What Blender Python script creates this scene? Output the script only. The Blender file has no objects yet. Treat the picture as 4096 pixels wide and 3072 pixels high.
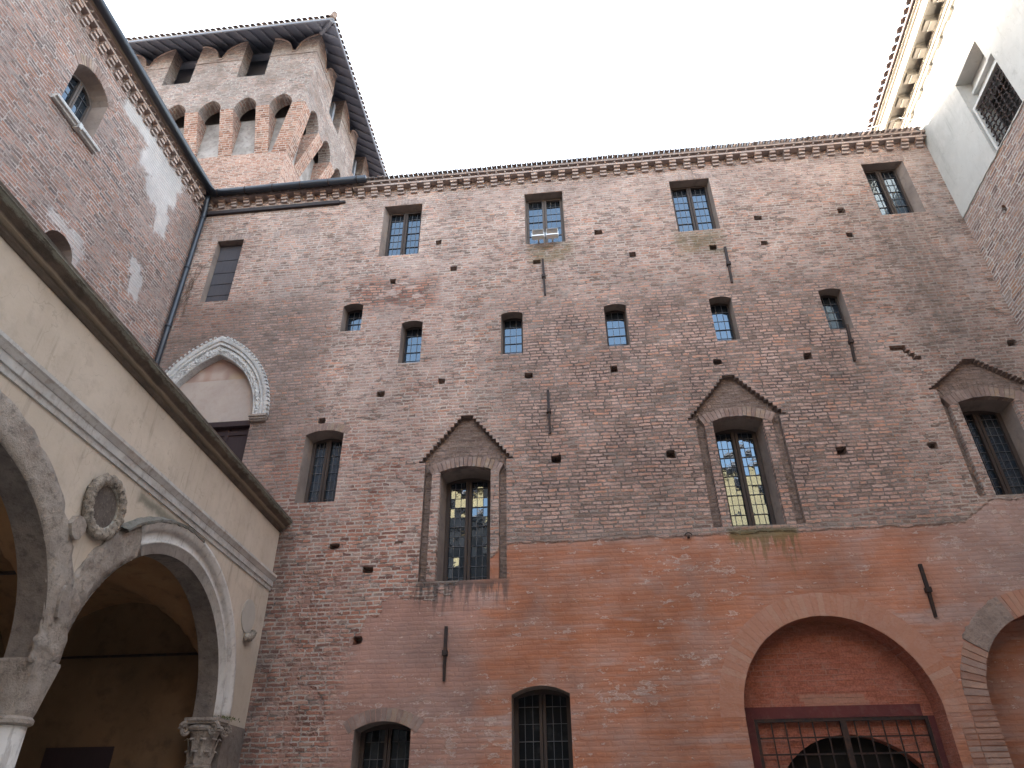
import bpy, bmesh, math, random
from math import sin, cos, pi, radians, sqrt, atan2, hypot
from mathutils import Vector, Matrix, geometry
random.seed(7)
SC = bpy.context.scene
COL = SC.collection

# ------------------------------------------------------------------ camera, sky, sun, exposure
CAM = (0.0, -12.0, 1.65)
cam_d = bpy.data.cameras.new('camera')
cam_d.sensor_width = 36.0
cam_d.lens = 24.173
cam_d.clip_end = 2000
cam = bpy.data.objects.new('camera', cam_d)
COL.objects.link(cam)
_pit, _roll, _yaw = .5630, -.0104, .102
cp, sp, cr, sr, ca, sa = cos(_pit), sin(_pit), cos(_roll), sin(_roll), cos(_yaw), sin(_yaw)
fw = Vector((0, cp, sp)); up0 = Vector((0, -sp, cp)); ri0 = Vector((1, 0, 0))
ri = cr*ri0 + sr*up0; up = -sr*ri0 + cr*up0
RZ = Matrix.Rotation(_yaw, 3, 'Z')
ri, up, fw = RZ @ ri, RZ @ up, RZ @ fw
M = Matrix((( ri.x, up.x, -fw.x, CAM[0]), (ri.y, up.y, -fw.y, CAM[1]), (ri.z, up.z, -fw.z, CAM[2]), (0, 0, 0, 1)))
cam.matrix_world = M
SC.camera = cam

TO_SUN = Vector((-1.1, 1.0, 0.205)).normalized()
SUN_EL = math.asin(TO_SUN.z)
SUN_AZ = atan2(TO_SUN.x, TO_SUN.y)          # from +Y, clockwise positive towards +X
world = bpy.data.worlds.new('World'); SC.world = world
world.use_nodes = True
wn = world.node_tree; wn.nodes.clear()
w_out = wn.nodes.new('ShaderNodeOutputWorld'); w_bg = wn.nodes.new('ShaderNodeBackground')
w_sky = wn.nodes.new('ShaderNodeTexSky'); w_sky.sky_type = 'NISHITA'
w_sky.sun_disc = False; w_sky.sun_elevation = SUN_EL; w_sky.sun_rotation = SUN_AZ
w_sky.air_density = 1.0; w_sky.dust_density = 3.0; w_sky.ozone_density = 1.0
w_hs = wn.nodes.new('ShaderNodeHueSaturation'); w_hs.inputs['Saturation'].default_value = 0.56
w_bg.inputs['Strength'].default_value = 0.15
wn.links.new(w_sky.outputs[0], w_hs.inputs['Color']); wn.links.new(w_hs.outputs[0], w_bg.inputs['Color'])
wn.links.new(w_bg.outputs[0], w_out.inputs[0])
sun_d = bpy.data.lights.new('sun', 'SUN'); sun_d.energy = 2.0; sun_d.angle = radians(.5); sun_d.color = (1.0, .94, .86)
sun = bpy.data.objects.new('sun', sun_d); COL.objects.link(sun)
sun.rotation_euler = TO_SUN.to_track_quat('Z', 'Y').to_euler()
SC.view_settings.view_transform = 'Standard'; SC.view_settings.look = 'None'
SC.view_settings.gamma = 1.0; SC.view_settings.exposure = 3.95

# ------------------------------------------------------------------ node helpers
class NB:
    """small builder for a material's node tree"""
    def __init__(s, name):
        s.mat = bpy.data.materials.new(name); s.mat.use_nodes = True
        s.t = s.mat.node_tree; s.t.nodes.clear()
        s.out = s.t.nodes.new('ShaderNodeOutputMaterial')
        s.p = s.t.nodes.new('ShaderNodeBsdfPrincipled')
        s.t.links.new(s.p.outputs[0], s.out.inputs[0])
    def put(s, sock, v):
        if v is None: return
        if isinstance(v, bpy.types.NodeSocket): s.t.links.new(v, sock)
        elif isinstance(v, (tuple, list)):
            n = len(sock.default_value); v = tuple(v)
            sock.default_value = (v + (1,))[:n] if len(v) < n else v[:n]
        else: sock.default_value = v
    def m(s, op, a, b=None, c=None, clamp=False):
        n = s.t.nodes.new('ShaderNodeMath'); n.operation = op; n.use_clamp = clamp
        s.put(n.inputs[0], a); s.put(n.inputs[1], b); s.put(n.inputs[2], c); return n.outputs[0]
    def add(s, a, b): return s.m('ADD', a, b)
    def sub(s, a, b): return s.m('SUBTRACT', a, b)
    def mul(s, a, b): return s.m('MULTIPLY', a, b)
    def mx(s, a, b): return s.m('MAXIMUM', a, b)
    def mn(s, a, b): return s.m('MINIMUM', a, b)
    def vm(s, op, a, b=None):
        n = s.t.nodes.new('ShaderNodeVectorMath'); n.operation = op
        s.put(n.inputs[0], a); s.put(n.inputs[1], b); return n.outputs[0]
    def scale(s, a, k):
        n = s.t.nodes.new('ShaderNodeVectorMath'); n.operation = 'SCALE'
        s.put(n.inputs[0], a); s.put(n.inputs['Scale'], k); return n.outputs[0]
    def mix(s, f, a, b, mode='MIX'):
        n = s.t.nodes.new('ShaderNodeMix'); n.data_type = 'RGBA'; n.blend_type = mode
        s.put(n.inputs[0], f); s.put(n.inputs[6], a); s.put(n.inputs[7], b); return n.outputs[2]
    def uv(s): 
        n = s.t.nodes.new('ShaderNodeUVMap'); return n.outputs[0]
    def pos(s):
        n = s.t.nodes.new('ShaderNodeNewGeometry'); return n.outputs['Position']
    def island(s):
        n = s.t.nodes.new('ShaderNodeNewGeometry'); return n.outputs['Random Per Island']
    def sep(s, v):
        n = s.t.nodes.new('ShaderNodeSeparateXYZ'); s.put(n.inputs[0], v); return n.outputs
    def comb(s, x, y, z=0.0):
        n = s.t.nodes.new('ShaderNodeCombineXYZ')
        for i, v in enumerate((x, y, z)): s.put(n.inputs[i], v)
        return n.outputs[0]
    def noise(s, v, sc, det=3.0, ro=.55, col=False):
        n = s.t.nodes.new('ShaderNodeTexNoise'); s.put(n.inputs['Vector'], v)
        n.inputs['Scale'].default_value = sc; n.inputs['Detail'].default_value = det; n.inputs['Roughness'].default_value = ro
        return n.outputs[1] if col else n.outputs[0]
    def white(s, v, dim='1D'):
        n = s.t.nodes.new('ShaderNodeTexWhiteNoise'); n.noise_dimensions = dim
        s.put(n.inputs['W' if dim == '1D' else 'Vector'], v); return n.outputs[0]
    def map(s, v, a, b, c=0.0, d=1.0, smooth=True):
        n = s.t.nodes.new('ShaderNodeMapRange'); n.interpolation_type = 'SMOOTHSTEP' if smooth else 'LINEAR'
        s.put(n.inputs[0], v)
        for i, q in enumerate((a, b, c, d)): s.put(n.inputs[i+1], q)
        return n.outputs[0]
    def ramp(s, f, stops, mode='LINEAR'):
        n = s.t.nodes.new('ShaderNodeValToRGB'); n.color_ramp.interpolation = mode
        e = n.color_ramp.elements
        while len(e) < len(stops): e.new(.5)
        for i, (p, c) in enumerate(stops): e[i].position = p; e[i].color = tuple(c) + (1,)
        s.put(n.inputs[0], f); return n.outputs[0]
    def box(s, u, v, u0, u1, v0, v1, soft=.1):
        a = s.sub(s.m('ABSOLUTE', s.sub(u, (u0+u1)/2)), (u1-u0)/2)
        b = s.sub(s.m('ABSOLUTE', s.sub(v, (v0+v1)/2)), (v1-v0)/2)
        return s.map(s.mx(a, b), soft, -soft)
    def disc(s, u, v, uc, vc, ru, rv, soft=.2):
        a = s.mul(s.sub(u, uc), 1/ru); b = s.mul(s.sub(v, vc), 1/rv)
        d = s.m('SQRT', s.add(s.mul(a, a), s.mul(b, b)))
        return s.map(d, 1+soft, 1-soft)
    def bump(s, h, dist=.02, st=.7):
        n = s.t.nodes.new('ShaderNodeBump'); n.inputs['Distance'].default_value = dist; n.inputs['Strength'].default_value = st
        s.put(n.inputs['Height'], h); s.t.links.new(n.outputs[0], s.p.inputs['Normal'])
    def finish(s, col, rough=.9, spec=.25):
        s.put(s.p.inputs['Base Color'], col); s.put(s.p.inputs['Roughness'], rough)
        s.put(s.p.inputs['Specular IOR Level'], spec); return s.mat

def brick_layer(n, uv, stops, w=.285, row=.0756, mort=.012, wav=.022, sq=.56):
    """returns brick colour, joint mask, random value, height"""
    d = n.scale(n.vm('SUBTRACT', n.noise(uv, 2.0, 2, .5, col=True), (.5, .5, .5)), wav*2.4)
    d2 = n.scale(n.vm('SUBTRACT', n.noise(uv, 13, 2, .5, col=True), (.5, .5, .5)), wav*1.1)
    q = n.vm('ADD', n.vm('ADD', uv, d), d2)
    x, y, _ = n.sep(q)
    r = n.m('FLOOR', n.mul(y, 1/row))
    rw = n.white(r)
    x = n.add(n.mul(x, n.add(.82, n.mul(n.white(n.add(r, 37.5)), .42))), n.mul(rw, 3.1))
    q = n.comb(x, y)
    b = n.t.nodes.new('ShaderNodeTexBrick')
    b.offset = .5; b.squash = sq; b.squash_frequency = 2
    n.put(b.inputs['Vector'], q); n.put(b.inputs['Color1'], (0, 0, 0)); n.put(b.inputs['Color2'], (1, 1, 1))
    n.put(b.inputs['Mortar'], (.5, .5, .5)); b.inputs['Scale'].default_value = 1
    rag = n.noise(uv, 7, 4, .7)
    n.put(b.inputs['Mortar Size'], n.mul(n.map(rag, .28, .72, .15, 2.0, False), mort))
    b.inputs['Mortar Smooth'].default_value = .35; b.inputs['Bias'].default_value = 0
    b.inputs['Brick Width'].default_value = w; b.inputs['Row Height'].default_value = row
    rnd = n.sep(b.outputs[0])[0]
    fine = n.noise(uv, 34, 4, .7)
    v = n.add(rnd, n.mul(n.sub(fine, .5), .5))
    col = n.ramp(v, stops)
    sm = n.noise(n.comb(n.mul(x, 7), n.mul(y, 15)), 1.0, 4, .7)
    k = n.mul(n.map(fine, .25, .75, .60, 1.42, False), n.map(sm, .3, .7, .74, 1.28, False))
    col = n.vm('MULTIPLY', col, n.comb(k, k, k))
    joint = b.outputs[1]
    h = n.add(n.mul(n.sub(1.0, joint), .8), n.mul(fine, .5))
    h = n.add(h, n.mul(rnd, .35))
    return col, joint, rnd, h, fine

PINK = [(0.0, (.19, .132, .108)), (.18, (.29, .188, .152)), (.45, (.39, .248, .202)), (.70, (.455, .312, .262)), (.87, (.46, .225, .15)), (.95, (.33, .235, .195)), (1.0, (.23, .20, .18))]
RED = [(0.0, (.15, .07, .055)), (.25, (.31, .13, .09)), (.55, (.42, .185, .125)), (.8, (.46, .265, .20)), (1.0, (.26, .185, .155))]
ORANGE = [(0.0, (.17, .085, .062)), (.3, (.27, .13, .09)), (.6, (.34, .18, .132)), (.85, (.36, .23, .18)), (1.0, (.22, .15, .125))]

def main_wall_material():
    n = NB('weathered_main_brick')
    uv = n.uv(); P = n.pos(); X, Y, Zz = n.sep(P)
    P2 = n.comb(X, 0.0, Zz)
    big = n.noise(P2, .45, 4, .55); mid = n.noise(n.vm('ADD', P2, (31, 0, 5)), 1.5, 5, .6); mid2 = n.noise(n.vm('ADD', P2, (7, 0, 55)), 3.2, 5, .62)
    U = n.add(X, n.mul(n.sub(mid, .5), .75)); V = n.add(Zz, n.mul(n.sub(mid2, .5), .55))
    Us = n.add(X, n.mul(n.sub(mid2, .5), .18)); Vs = n.add(Zz, n.mul(n.sub(mid, .5), .18))
    horiz = n.noise(n.comb(n.mul(X, .5), 0.0, n.mul(Zz, 3.5)), 1.6, 5, .6)
    flake = n.noise(n.comb(n.mul(X, .8), 3.0, n.mul(Zz, 1.9)), 5.5, 6, .68)
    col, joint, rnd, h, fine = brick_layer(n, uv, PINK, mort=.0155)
    smr0 = n.noise(n.comb(n.mul(X, 1.5), 8.0, n.mul(Zz, 3.2)), 1.9, 5, .68)
    # --- redder courses: lower left, the red patch, some scattered runs
    red, _, _, _, _ = None, None, None, None, None
    redc = n.ramp(n.add(rnd, n.mul(n.sub(fine, .5), .3)), RED)
    rpat = n.mul(n.box(U, V, -5.0, -2.9, 11.5, 12.4, .32), n.map(smr0, .40, .50))
    rm = n.mx(n.mul(n.box(U, V, -6.2, -2.9, 1.5, 8.3, .6), .9), rpat)
    rm = n.mx(rm, n.mul(n.map(big, .55, .68), .35))
    rm = n.mx(rm, n.mul(n.box(U, V, -9.4, -7.5, 11.2, 12.1, .3), .55))
    rm = n.mx(rm, n.mul(n.box(U, V, -4.2, -2.9, 10.2, 11.7, .4), .45))
    rm = n.mx(rm, n.mul(n.box(Us, Vs, -4.68, -4.25, 6.6, 8.45, .05), .9))
    col = n.mix(rm, col, redc)
    # --- dark grey-brown blackened bricks
    dk = n.mx(n.mul(n.box(U, V, -9.4, -7.2, 9.0, 12.2, .6), .35), n.mul(n.box(U, V, -7.0, -5.0, 6.4, 9.5, .6), .25))
    col = n.mix(n.mul(n.mul(dk, n.map(rnd, .3, .6)), .8), col, (.10, .075, .066))
    # --- joints: pale lime in the upper courses, shade of open joints painted dark, strongest in the eroded band
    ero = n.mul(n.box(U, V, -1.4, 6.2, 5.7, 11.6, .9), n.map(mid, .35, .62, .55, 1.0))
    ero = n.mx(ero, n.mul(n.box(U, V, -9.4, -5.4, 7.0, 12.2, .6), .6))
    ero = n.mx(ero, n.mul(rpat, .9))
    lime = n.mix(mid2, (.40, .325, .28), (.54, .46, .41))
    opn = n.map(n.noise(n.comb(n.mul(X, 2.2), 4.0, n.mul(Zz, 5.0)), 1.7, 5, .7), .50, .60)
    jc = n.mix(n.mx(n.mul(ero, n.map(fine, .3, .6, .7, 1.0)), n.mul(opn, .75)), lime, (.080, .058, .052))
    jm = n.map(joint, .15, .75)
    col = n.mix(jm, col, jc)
    # --- lime veil washed over the brick faces
    smr = n.noise(n.comb(n.mul(X, 3.0), 1.0, n.mul(Zz, 7.0)), 2.2, 6, .72)
    veil = n.mul(n.map(n.add(n.mul(mid, .45), n.mul(smr, .55)), .47, .62), .62)
    veil = n.mx(veil, n.mul(n.box(U, V, -5.6, 8.9, 14.35, 15.3, .35), n.map(smr, .38, .58, .1, .75)))
    veil = n.mx(veil, n.mul(n.box(U, V, -4.9, -2.7, 6.5, 14.5, .5), n.map(n.add(n.mul(mid, .6), n.mul(smr, .4)), .42, .56, .0, .75)))
    veil = n.mul(veil, n.sub(1.0, n.mul(rpat, .85)))
    col = n.mix(n.mul(veil, n.map(jm, 0, 1, .9, .25)), col, n.mix(mid2, (.435, .302, .26), (.545, .42, .372)))
    # --- rectangle of later regular brick, with a pale rim
    pb = n.box(Us, V, -7.22, -6.0, 12.2, 14.12, .03)
    col = n.mix(n.mul(n.sub(n.box(Us, V, -7.27, -5.95, 12.1, 14.16, .02), pb), .5), col, (.45, .37, .33))
    col = n.mix(n.mul(pb, n.mul(jm, .8)), col, (.45, .38, .34))
    # --- plaster over the lower storey
    plz = n.sub(5.86, n.mul(n.map(X, -2.6, -1.2, 1.0, 0.0), .9))
    plz = n.sub(plz, n.mul(n.map(X, -4.4, -3.3, 1.0, 0.0), .9))
    plz = n.add(plz, n.mul(n.map(X, 6.4, 7.2), .40))
    edge = n.add(n.sub(plz, Zz), n.add(n.mul(n.sub(flake, .5), .10), n.mul(n.sub(mid2, .5), n.map(X, -1.2, -2.6, .22, 1.5))))
    pm = n.map(edge, -.02, .05)
    pm = n.mul(pm, n.map(n.add(X, n.mul(n.sub(mid, .5), 1.6)), -4.55, -4.0))
    pm = n.mx(pm, n.mul(n.box(U, V, -5.3, -4.3, 2.0, 5.6, .35), n.map(mid2, .46, .58, 0, .75)))
    orange = n.mix(n.map(horiz, .3, .7), (.385, .20, .143), (.355, .138, .075))
    orange = n.mix(n.map(n.noise(n.comb(n.mul(X, .35), 9.0, n.mul(Zz, 2.2)), 1.1, 4, .6), .52, .68), orange, (.37, .25, .215))
    orange = n.mix(n.mul(n.box(U, V, -1.2, 2.6, 3.3, 5.0, .6), n.map(n.noise(n.comb(n.mul(X, .4), 9.0, n.mul(Zz, 2.6)), 1.7, 4, .6), .42, .6, 0, .75)), orange, (.335, .125, .062))
    orange = n.mix(n.mul(n.map(X, 5.2, 7.0), n.map(Zz, 4.0, 4.9)), orange, n.mix(horiz, (.37, .27, .24), (.34, .215, .18)))
    orange = n.mix(n.map(n.noise(n.vm('ADD', P2, (70, 0, 3)), .9, 5, .62), .5, .66, 0, .6), orange, (.335, .215, .18))
    pinkp = n.mix(n.map(horiz, .35, .65), (.385, .222, .178), (.325, .185, .148))
    pinkp = n.mix(n.mul(n.disc(U, V, -2.9, 4.15, .9, .35, .5), .32), pinkp, (.20, .16, .15))
    pinkp = n.mix(n.mul(n.disc(U, V, -2.5, 3.2, .8, .22, .5), .35), pinkp, (.19, .155, .15))
    side = n.map(n.add(X, n.mul(n.sub(mid, .5), .7)), -2.15, -1.55)
    pl = n.mix(side, pinkp, orange)
    # courses ghosting through the plaster
    gj = n.mul(jm, n.map(mid2, .42, .62, .0, .3))
    pl = n.mix(gj, pl, n.mix(side, (.25, .155, .13), (.26, .115, .075)))
    pl = n.mix(n.mul(n.map(rnd, .0, 1.0), n.map(mid, .45, .6, 0, .3)), pl, (.38, .21, .15))
    pl = n.mix(n.mul(n.map(n.noise(n.comb(n.mul(X, .6), 2.0, n.mul(Zz, 2.6)), 2.4, 5, .65), .55, .72), .55), pl, (.40, .295, .26))
    col = n.mix(pm, col, pl)
    # --- flaking: white lips of lifted plaster
    fz = n.mx(n.mul(n.box(U, V, .2, 1.3, 3.15, 3.55, .25), .10), n.mul(n.box(U, V, 1.3, 2.6, 4.4, 5.7, .4), .055))
    fz = n.mx(fz, n.mul(n.box(U, V, -4.0, -.2, 2.0, 3.3, .5), .075))
    fz = n.mx(fz, n.mul(n.box(U, V, 1.2, 2.2, 3.6, 4.0, .2), .05))
    fz = n.mx(fz, n.mul(n.box(U, V, 5.9, 8.9, 4.6, 6.3, .5), .05))
    fl = n.mul(n.map(n.add(flake, fz), .622, .636), pm)
    lip = n.mul(fl, n.map(n.add(flake, fz), .70, .63))
    col = n.mix(n.mul(fl, .55), col, (.42, .285, .23))
    col = n.mix(n.mul(lip, .7), col, (.60, .49, .44))
    # --- plaster top edge: crumbly grey mortar line
    rim = n.mul(n.map(n.m('ABSOLUTE', n.sub(edge, -.05)), .10, .02), n.map(X, -1.5, -.9))
    col = n.mix(n.mul(rim, n.map(mid2, .4, .6, .1, .6)), col, (.24, .20, .175))
    # --- grey run-off stain beside the right-hand wall
    streak = n.noise(n.comb(n.mul(X, 2.4), 0.0, n.mul(Zz, .16)), 1.6, 4, .6)
    st = n.mul(n.mx(n.box(U, V, 6.9, 8.3, 9.3, 13.1, .7), n.mul(n.box(U, V, 7.2, 8.9, 8.0, 9.8, .6), .7)), n.map(streak, .36, .56, .35, 1.0))
    col = n.mix(n.mul(st, .58), col, (.125, .105, .093))
    wl = n.mul(n.box(n.add(X, n.mul(n.sub(mid2, .5), .5)), Zz, 8.35, 8.75, 10.5, 15.0, .2), n.map(flake, .42, .6))
    col = n.mix(n.mul(wl, .6), col, (.49, .42, .39))
    # --- moss and drips under sills
    drip = n.noise(n.comb(n.mul(X, 7.0), 0.0, n.mul(Zz, .8)), 1.5, 4, .65)
    ms = n.mul(n.mx(n.box(U, V, -.75, .2, 12.55, 13.12, .18), n.box(U, V, 2.6, 3.65, 12.45, 13.12, .2)), n.map(mid2, .34, .55, .25, .9))
    col = n.mix(n.mul(ms, .62), col, (.150, .128, .06))
    g2 = n.mul(n.map(Zz, n.sub(5.75, n.mul(n.map(drip, .4, .75), 1.25)), 5.8), n.box(Us, Vs, 2.6, 3.75, 4.4, 5.92, .06))
    col = n.mix(n.mul(g2, .75), col, (.115, .10, .04))
    g1 = n.mul(n.map(Zz, n.sub(5.12, n.mul(n.map(drip, .38, .75), 1.1)), 5.2), n.box(Us, Vs, -2.98, -1.3, 4.0, 5.22, .08))
    col = n.mix(n.mul(g1, .8), col, (.075, .066, .063))
    lw = n.mul(n.box(U, V, -9.4, -5.5, 6.6, 12.1, .6), n.map(n.add(n.mul(mid, .5), n.mul(smr, .5)), .40, .56, .1, .75))
    col = n.mix(n.mul(lw, .5), col, (.125, .095, .083))
    # --- soot by the loggia corner
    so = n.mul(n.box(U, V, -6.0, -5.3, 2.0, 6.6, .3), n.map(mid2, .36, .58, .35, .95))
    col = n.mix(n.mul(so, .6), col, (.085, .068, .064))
    # overall blotch
    bl = n.map(n.noise(n.vm('ADD', P2, (3, 0, 77)), .8, 6, .70), .3, .7, .72, 1.26, False)
    col = n.vm('MULTIPLY', col, n.comb(bl, bl, bl))
    hh = n.mul(h, n.map(pm, 0, 1, 1.0, .13))
    hh = n.add(hh, n.mul(lip, .12))
    n.bump(hh, .034, 1.0)
    return n.finish(col)

def brick_material(name, stops, lime=(.43, .36, .33), dark=.25, veil=.4, tint=None, wav=.022, mort=.012, w=.285, sq=.56, patches=None, grey=None):
    n = NB(name); uv = n.uv(); P = n.pos()
    col, joint, rnd, h, fine = brick_layer(n, uv, stops, wav=wav, mort=mort, w=w, sq=sq)
    mid = n.noise(P, 1.4, 5, .6); big = n.noise(P, .5, 4, .6); fl = n.noise(n.vm('ADD', P, (9, 4, 2)), 4.5, 5, .65)
    jm = n.map(joint, .15, .75)
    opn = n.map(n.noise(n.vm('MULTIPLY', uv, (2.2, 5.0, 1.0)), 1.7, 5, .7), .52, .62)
    jc = n.mix(n.mx(n.mul(n.map(mid, .45, .65), dark*2), n.mul(opn, .7)), lime, (.10, .078, .07))  # shade of deep open joints painted as dark mortar, in patches
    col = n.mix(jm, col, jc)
    smr = n.noise(n.scale(uv, 1.0) if False else n.vm('MULTIPLY', uv, (3.0, 7.0, 1.0)), 2.2, 6, .72)
    v = n.mul(n.map(n.add(n.mul(mid, .45), n.mul(smr, .55)), .46, .62), veil)
    col = n.mix(v, col, n.mix(fl, (.36, .27, .24), (.46, .37, .335)))
    if grey: col = n.mix(n.mul(n.map(big, .42, .62), grey), col, (.17, .145, .135))
    hh = h
    if patches:
        X, Y, Z = n.sep(P)
        pu = n.add(Y, n.add(n.mul(n.sub(mid, .5), .8), n.mul(n.sub(fl, .5), .3))); pv = n.add(Z, n.add(n.mul(n.sub(fl, .5), .45), n.mul(n.sub(mid, .5), .5)))
        pm = None
        for (u0, u1, v0, v1, so, amt) in patches:
            b = n.mul(n.box(pu, pv, u0, u1, v0, v1, so), amt)
            pm = b if pm is None else n.mx(pm, b)
        col = n.mix(pm, col, n.mix(fl, (.42, .385, .37), (.53, .495, .48)))
        hh = n.mul(h, n.map(pm, 0, 1, 1, .15))
    bl = n.map(n.noise(n.vm('ADD', P, (3, 0, 77)), .9, 5, .65), .3, .7, .8, 1.15, False)
    col = n.vm('MULTIPLY', col, n.comb(bl, bl, bl))
    if tint: col = n.mix(1.0, col, tint, 'MULTIPLY')
    n.bump(hh, .032, 1.0)
    return n.finish(col)

def island_brick(name, stops, veil=.35, dirt=(.10, .08, .07), dirt_amt=.3):
    n = NB(name); P = n.pos()
    nz = n.noise(P, 14, 5, .7); md = n.noise(P, 2.6, 4, .6)
    col = n.ramp(n.add(n.island(), n.mul(n.sub(nz, .5), .4)), stops)
    col = n.mix(n.mul(n.map(n.noise(n.vm('ADD', P, (5, 5, 5)), 6, 5, .65), .45, .7), veil), col, (.46, .39, .355))
    col = n.mix(n.mul(n.map(md, .5, .7), dirt_amt), col, dirt)
    n.bump(nz, .02, .6)
    return n.finish(col)

def stucco(name, a, b, stain=None, stain_amt=.3, sc=1.0, bump=.4, masks=None, rough=.9, streak=None):
    """masks: list of (axis 'x'/'y', u0,u1,v0,v1,soft,colour,amount)"""
    n = NB(name); P = n.pos()
    m1 = n.noise(P, 1.1*sc, 5, .6); m2 = n.noise(n.vm('ADD', P, (4, 8, 1)), 4.5*sc, 6, .65); f = n.noise(P, 28*sc, 4, .7)
    col = n.mix(n.map(m1, .35, .65), a, b)
    if stain: col = n.mix(n.mul(n.map(m2, .48, .7), stain_amt), col, stain)
    if streak:
        sx, sy, sz = n.sep(P)
        sk = n.noise(n.comb(n.mul(sx, 5), n.mul(sy, 5), n.mul(sz, .45)), 1.5, 5, .7)
        col = n.mix(n.mul(n.mul(n.map(sk, .52, .68), n.map(m1, .38, .6)), streak[1]), col, streak[0])
        ck = n.noise(n.vm('ADD', n.scale(P, 1.1), n.scale(n.noise(P, 3, 3, .6, col=True), .5)), 1.4, 2, .5)
        col = n.mix(n.mul(n.map(n.m('ABSOLUTE', n.sub(ck, .5)), .004, .0012), .18), col, (.14, .11, .09))
    if masks:
        X, Y, Z = n.sep(P)
        for (ax, u0, u1, v0, v1, so, c, am) in masks:
            u = n.add(X if ax == 'x' else Y, n.mul(n.sub(m1, .5), so*3)); v = n.add(Z, n.mul(n.sub(m2, .5), so*3))
            col = n.mix(n.mul(n.box(u, v, u0, u1, v0, v1, so), am), col, c)
    n.bump(n.add(n.mul(m2, .8), n.mul(f, .4)), .02, bump)
    return n.finish(col, rough)

def stone(name, a, b, dirt=(.09, .08, .072), amt=.5, sc=1.0, bump=.7, veins=False, blocks=None):
    n = NB(name); P = n.pos()
    m1 = n.noise(P, 2.2*sc, 5, .62); m2 = n.noise(n.vm('ADD', P, (2, 6, 9)), 9*sc, 6, .7)
    col = n.mix(n.map(m1, .32, .68), a, b)
    col = n.mix(n.mul(n.map(m2, .5, .66), amt), col, dirt)
    if veins:
        x, y, z = n.sep(P)
        vz = n.noise(n.comb(n.mul(x, 6), n.mul(y, 6), n.mul(z, 1.2)), 1.8, 5, .7)
        col = n.mix(n.mul(n.map(vz, .55, .68), .5), col, (.20, .17, .15))
    n.bump(n.add(m2, n.mul(m1, .6)), .03, bump)
    return n.finish(col, .85)

def metal(name, c, rough=.5, met=.6, rust=None):
    n = NB(name); P = n.pos(); col = c
    if rust: col = n.mix(n.map(n.noise(P, 11, 5, .7), .42, .62), c, rust)
    n.put(n.p.inputs['Metallic'], met)
    return n.finish(col, rough, .4)

def wood(name, a, b):
    n = NB(name); P = n.pos(); x, y, z = n.sep(P)
    g = n.noise(n.comb(n.mul(x, 9), n.mul(y, 9), n.mul(z, 1.3)), 2.4, 5, .65)
    n.bump(g, .01, .4)
    return n.finish(n.mix(g, a, b), .65, .3)

def glass(name, tint=(.012, .016, .022), ior=2.05):
    n = NB(name); P = n.pos()
    g = n.noise(P, 7, 2, .5)
    n.put(n.p.inputs['IOR'], ior)
    n.put(n.p.inputs['Specular Tint'], (.52, .74, 1.0))
    n.bump(g, .008, .12)
    return n.finish(n.mix(n.map(n.noise(P, 3, 4, .7), .45, .7), tint, (.035, .036, .036)), .025, .5)

MAT = {}
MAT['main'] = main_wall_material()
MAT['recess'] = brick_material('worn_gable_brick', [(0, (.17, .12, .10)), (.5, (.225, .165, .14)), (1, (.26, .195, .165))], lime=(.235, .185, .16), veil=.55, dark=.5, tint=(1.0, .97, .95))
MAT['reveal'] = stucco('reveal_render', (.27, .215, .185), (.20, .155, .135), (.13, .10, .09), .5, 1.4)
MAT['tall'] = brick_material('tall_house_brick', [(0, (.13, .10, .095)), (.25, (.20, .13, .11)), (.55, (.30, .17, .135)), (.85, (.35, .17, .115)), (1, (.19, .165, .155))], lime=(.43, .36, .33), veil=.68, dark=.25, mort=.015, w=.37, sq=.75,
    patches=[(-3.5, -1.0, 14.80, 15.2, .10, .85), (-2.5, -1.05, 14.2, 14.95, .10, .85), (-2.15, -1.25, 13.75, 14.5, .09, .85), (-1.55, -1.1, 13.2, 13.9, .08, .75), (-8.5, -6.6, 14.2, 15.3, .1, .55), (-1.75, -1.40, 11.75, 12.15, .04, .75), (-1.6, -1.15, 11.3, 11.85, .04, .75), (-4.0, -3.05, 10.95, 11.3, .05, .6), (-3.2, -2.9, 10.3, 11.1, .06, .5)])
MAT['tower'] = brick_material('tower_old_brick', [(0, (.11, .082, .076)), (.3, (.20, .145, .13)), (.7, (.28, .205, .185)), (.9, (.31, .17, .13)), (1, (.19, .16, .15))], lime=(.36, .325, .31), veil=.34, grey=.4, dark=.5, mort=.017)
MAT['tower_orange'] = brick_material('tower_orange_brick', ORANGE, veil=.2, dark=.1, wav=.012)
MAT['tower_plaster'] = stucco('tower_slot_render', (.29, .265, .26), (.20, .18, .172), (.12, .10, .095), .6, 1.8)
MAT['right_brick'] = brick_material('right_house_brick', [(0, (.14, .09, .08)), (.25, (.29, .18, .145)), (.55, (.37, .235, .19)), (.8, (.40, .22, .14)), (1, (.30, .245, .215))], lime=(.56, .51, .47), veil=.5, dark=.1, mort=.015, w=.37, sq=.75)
MAT['white_plaster'] = stucco('right_house_white_plaster', (.50, .485, .455), (.44, .425, .40), (.55, .535, .505), .5, .8, .2, streak=((.34, .325, .30), .6))
MAT['white_trim'] = stucco('white_trim', (.54, .53, .51), (.47, .46, .445), (.45, .43, .40), .3, 2, .15)
MAT['cream_trim'] = stone('cream_cornice_stone', (.44, .405, .35), (.36, .33, .285), (.25, .2, .15), .25, 2, .2)
MAT['corbel'] = island_brick('corbel_brick', [(0, (.22, .165, .145)), (.35, (.30, .225, .20)), (.65, (.38, .30, .27)), (.88, (.37, .235, .18)), (1, (.29, .245, .225))], .6)
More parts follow.
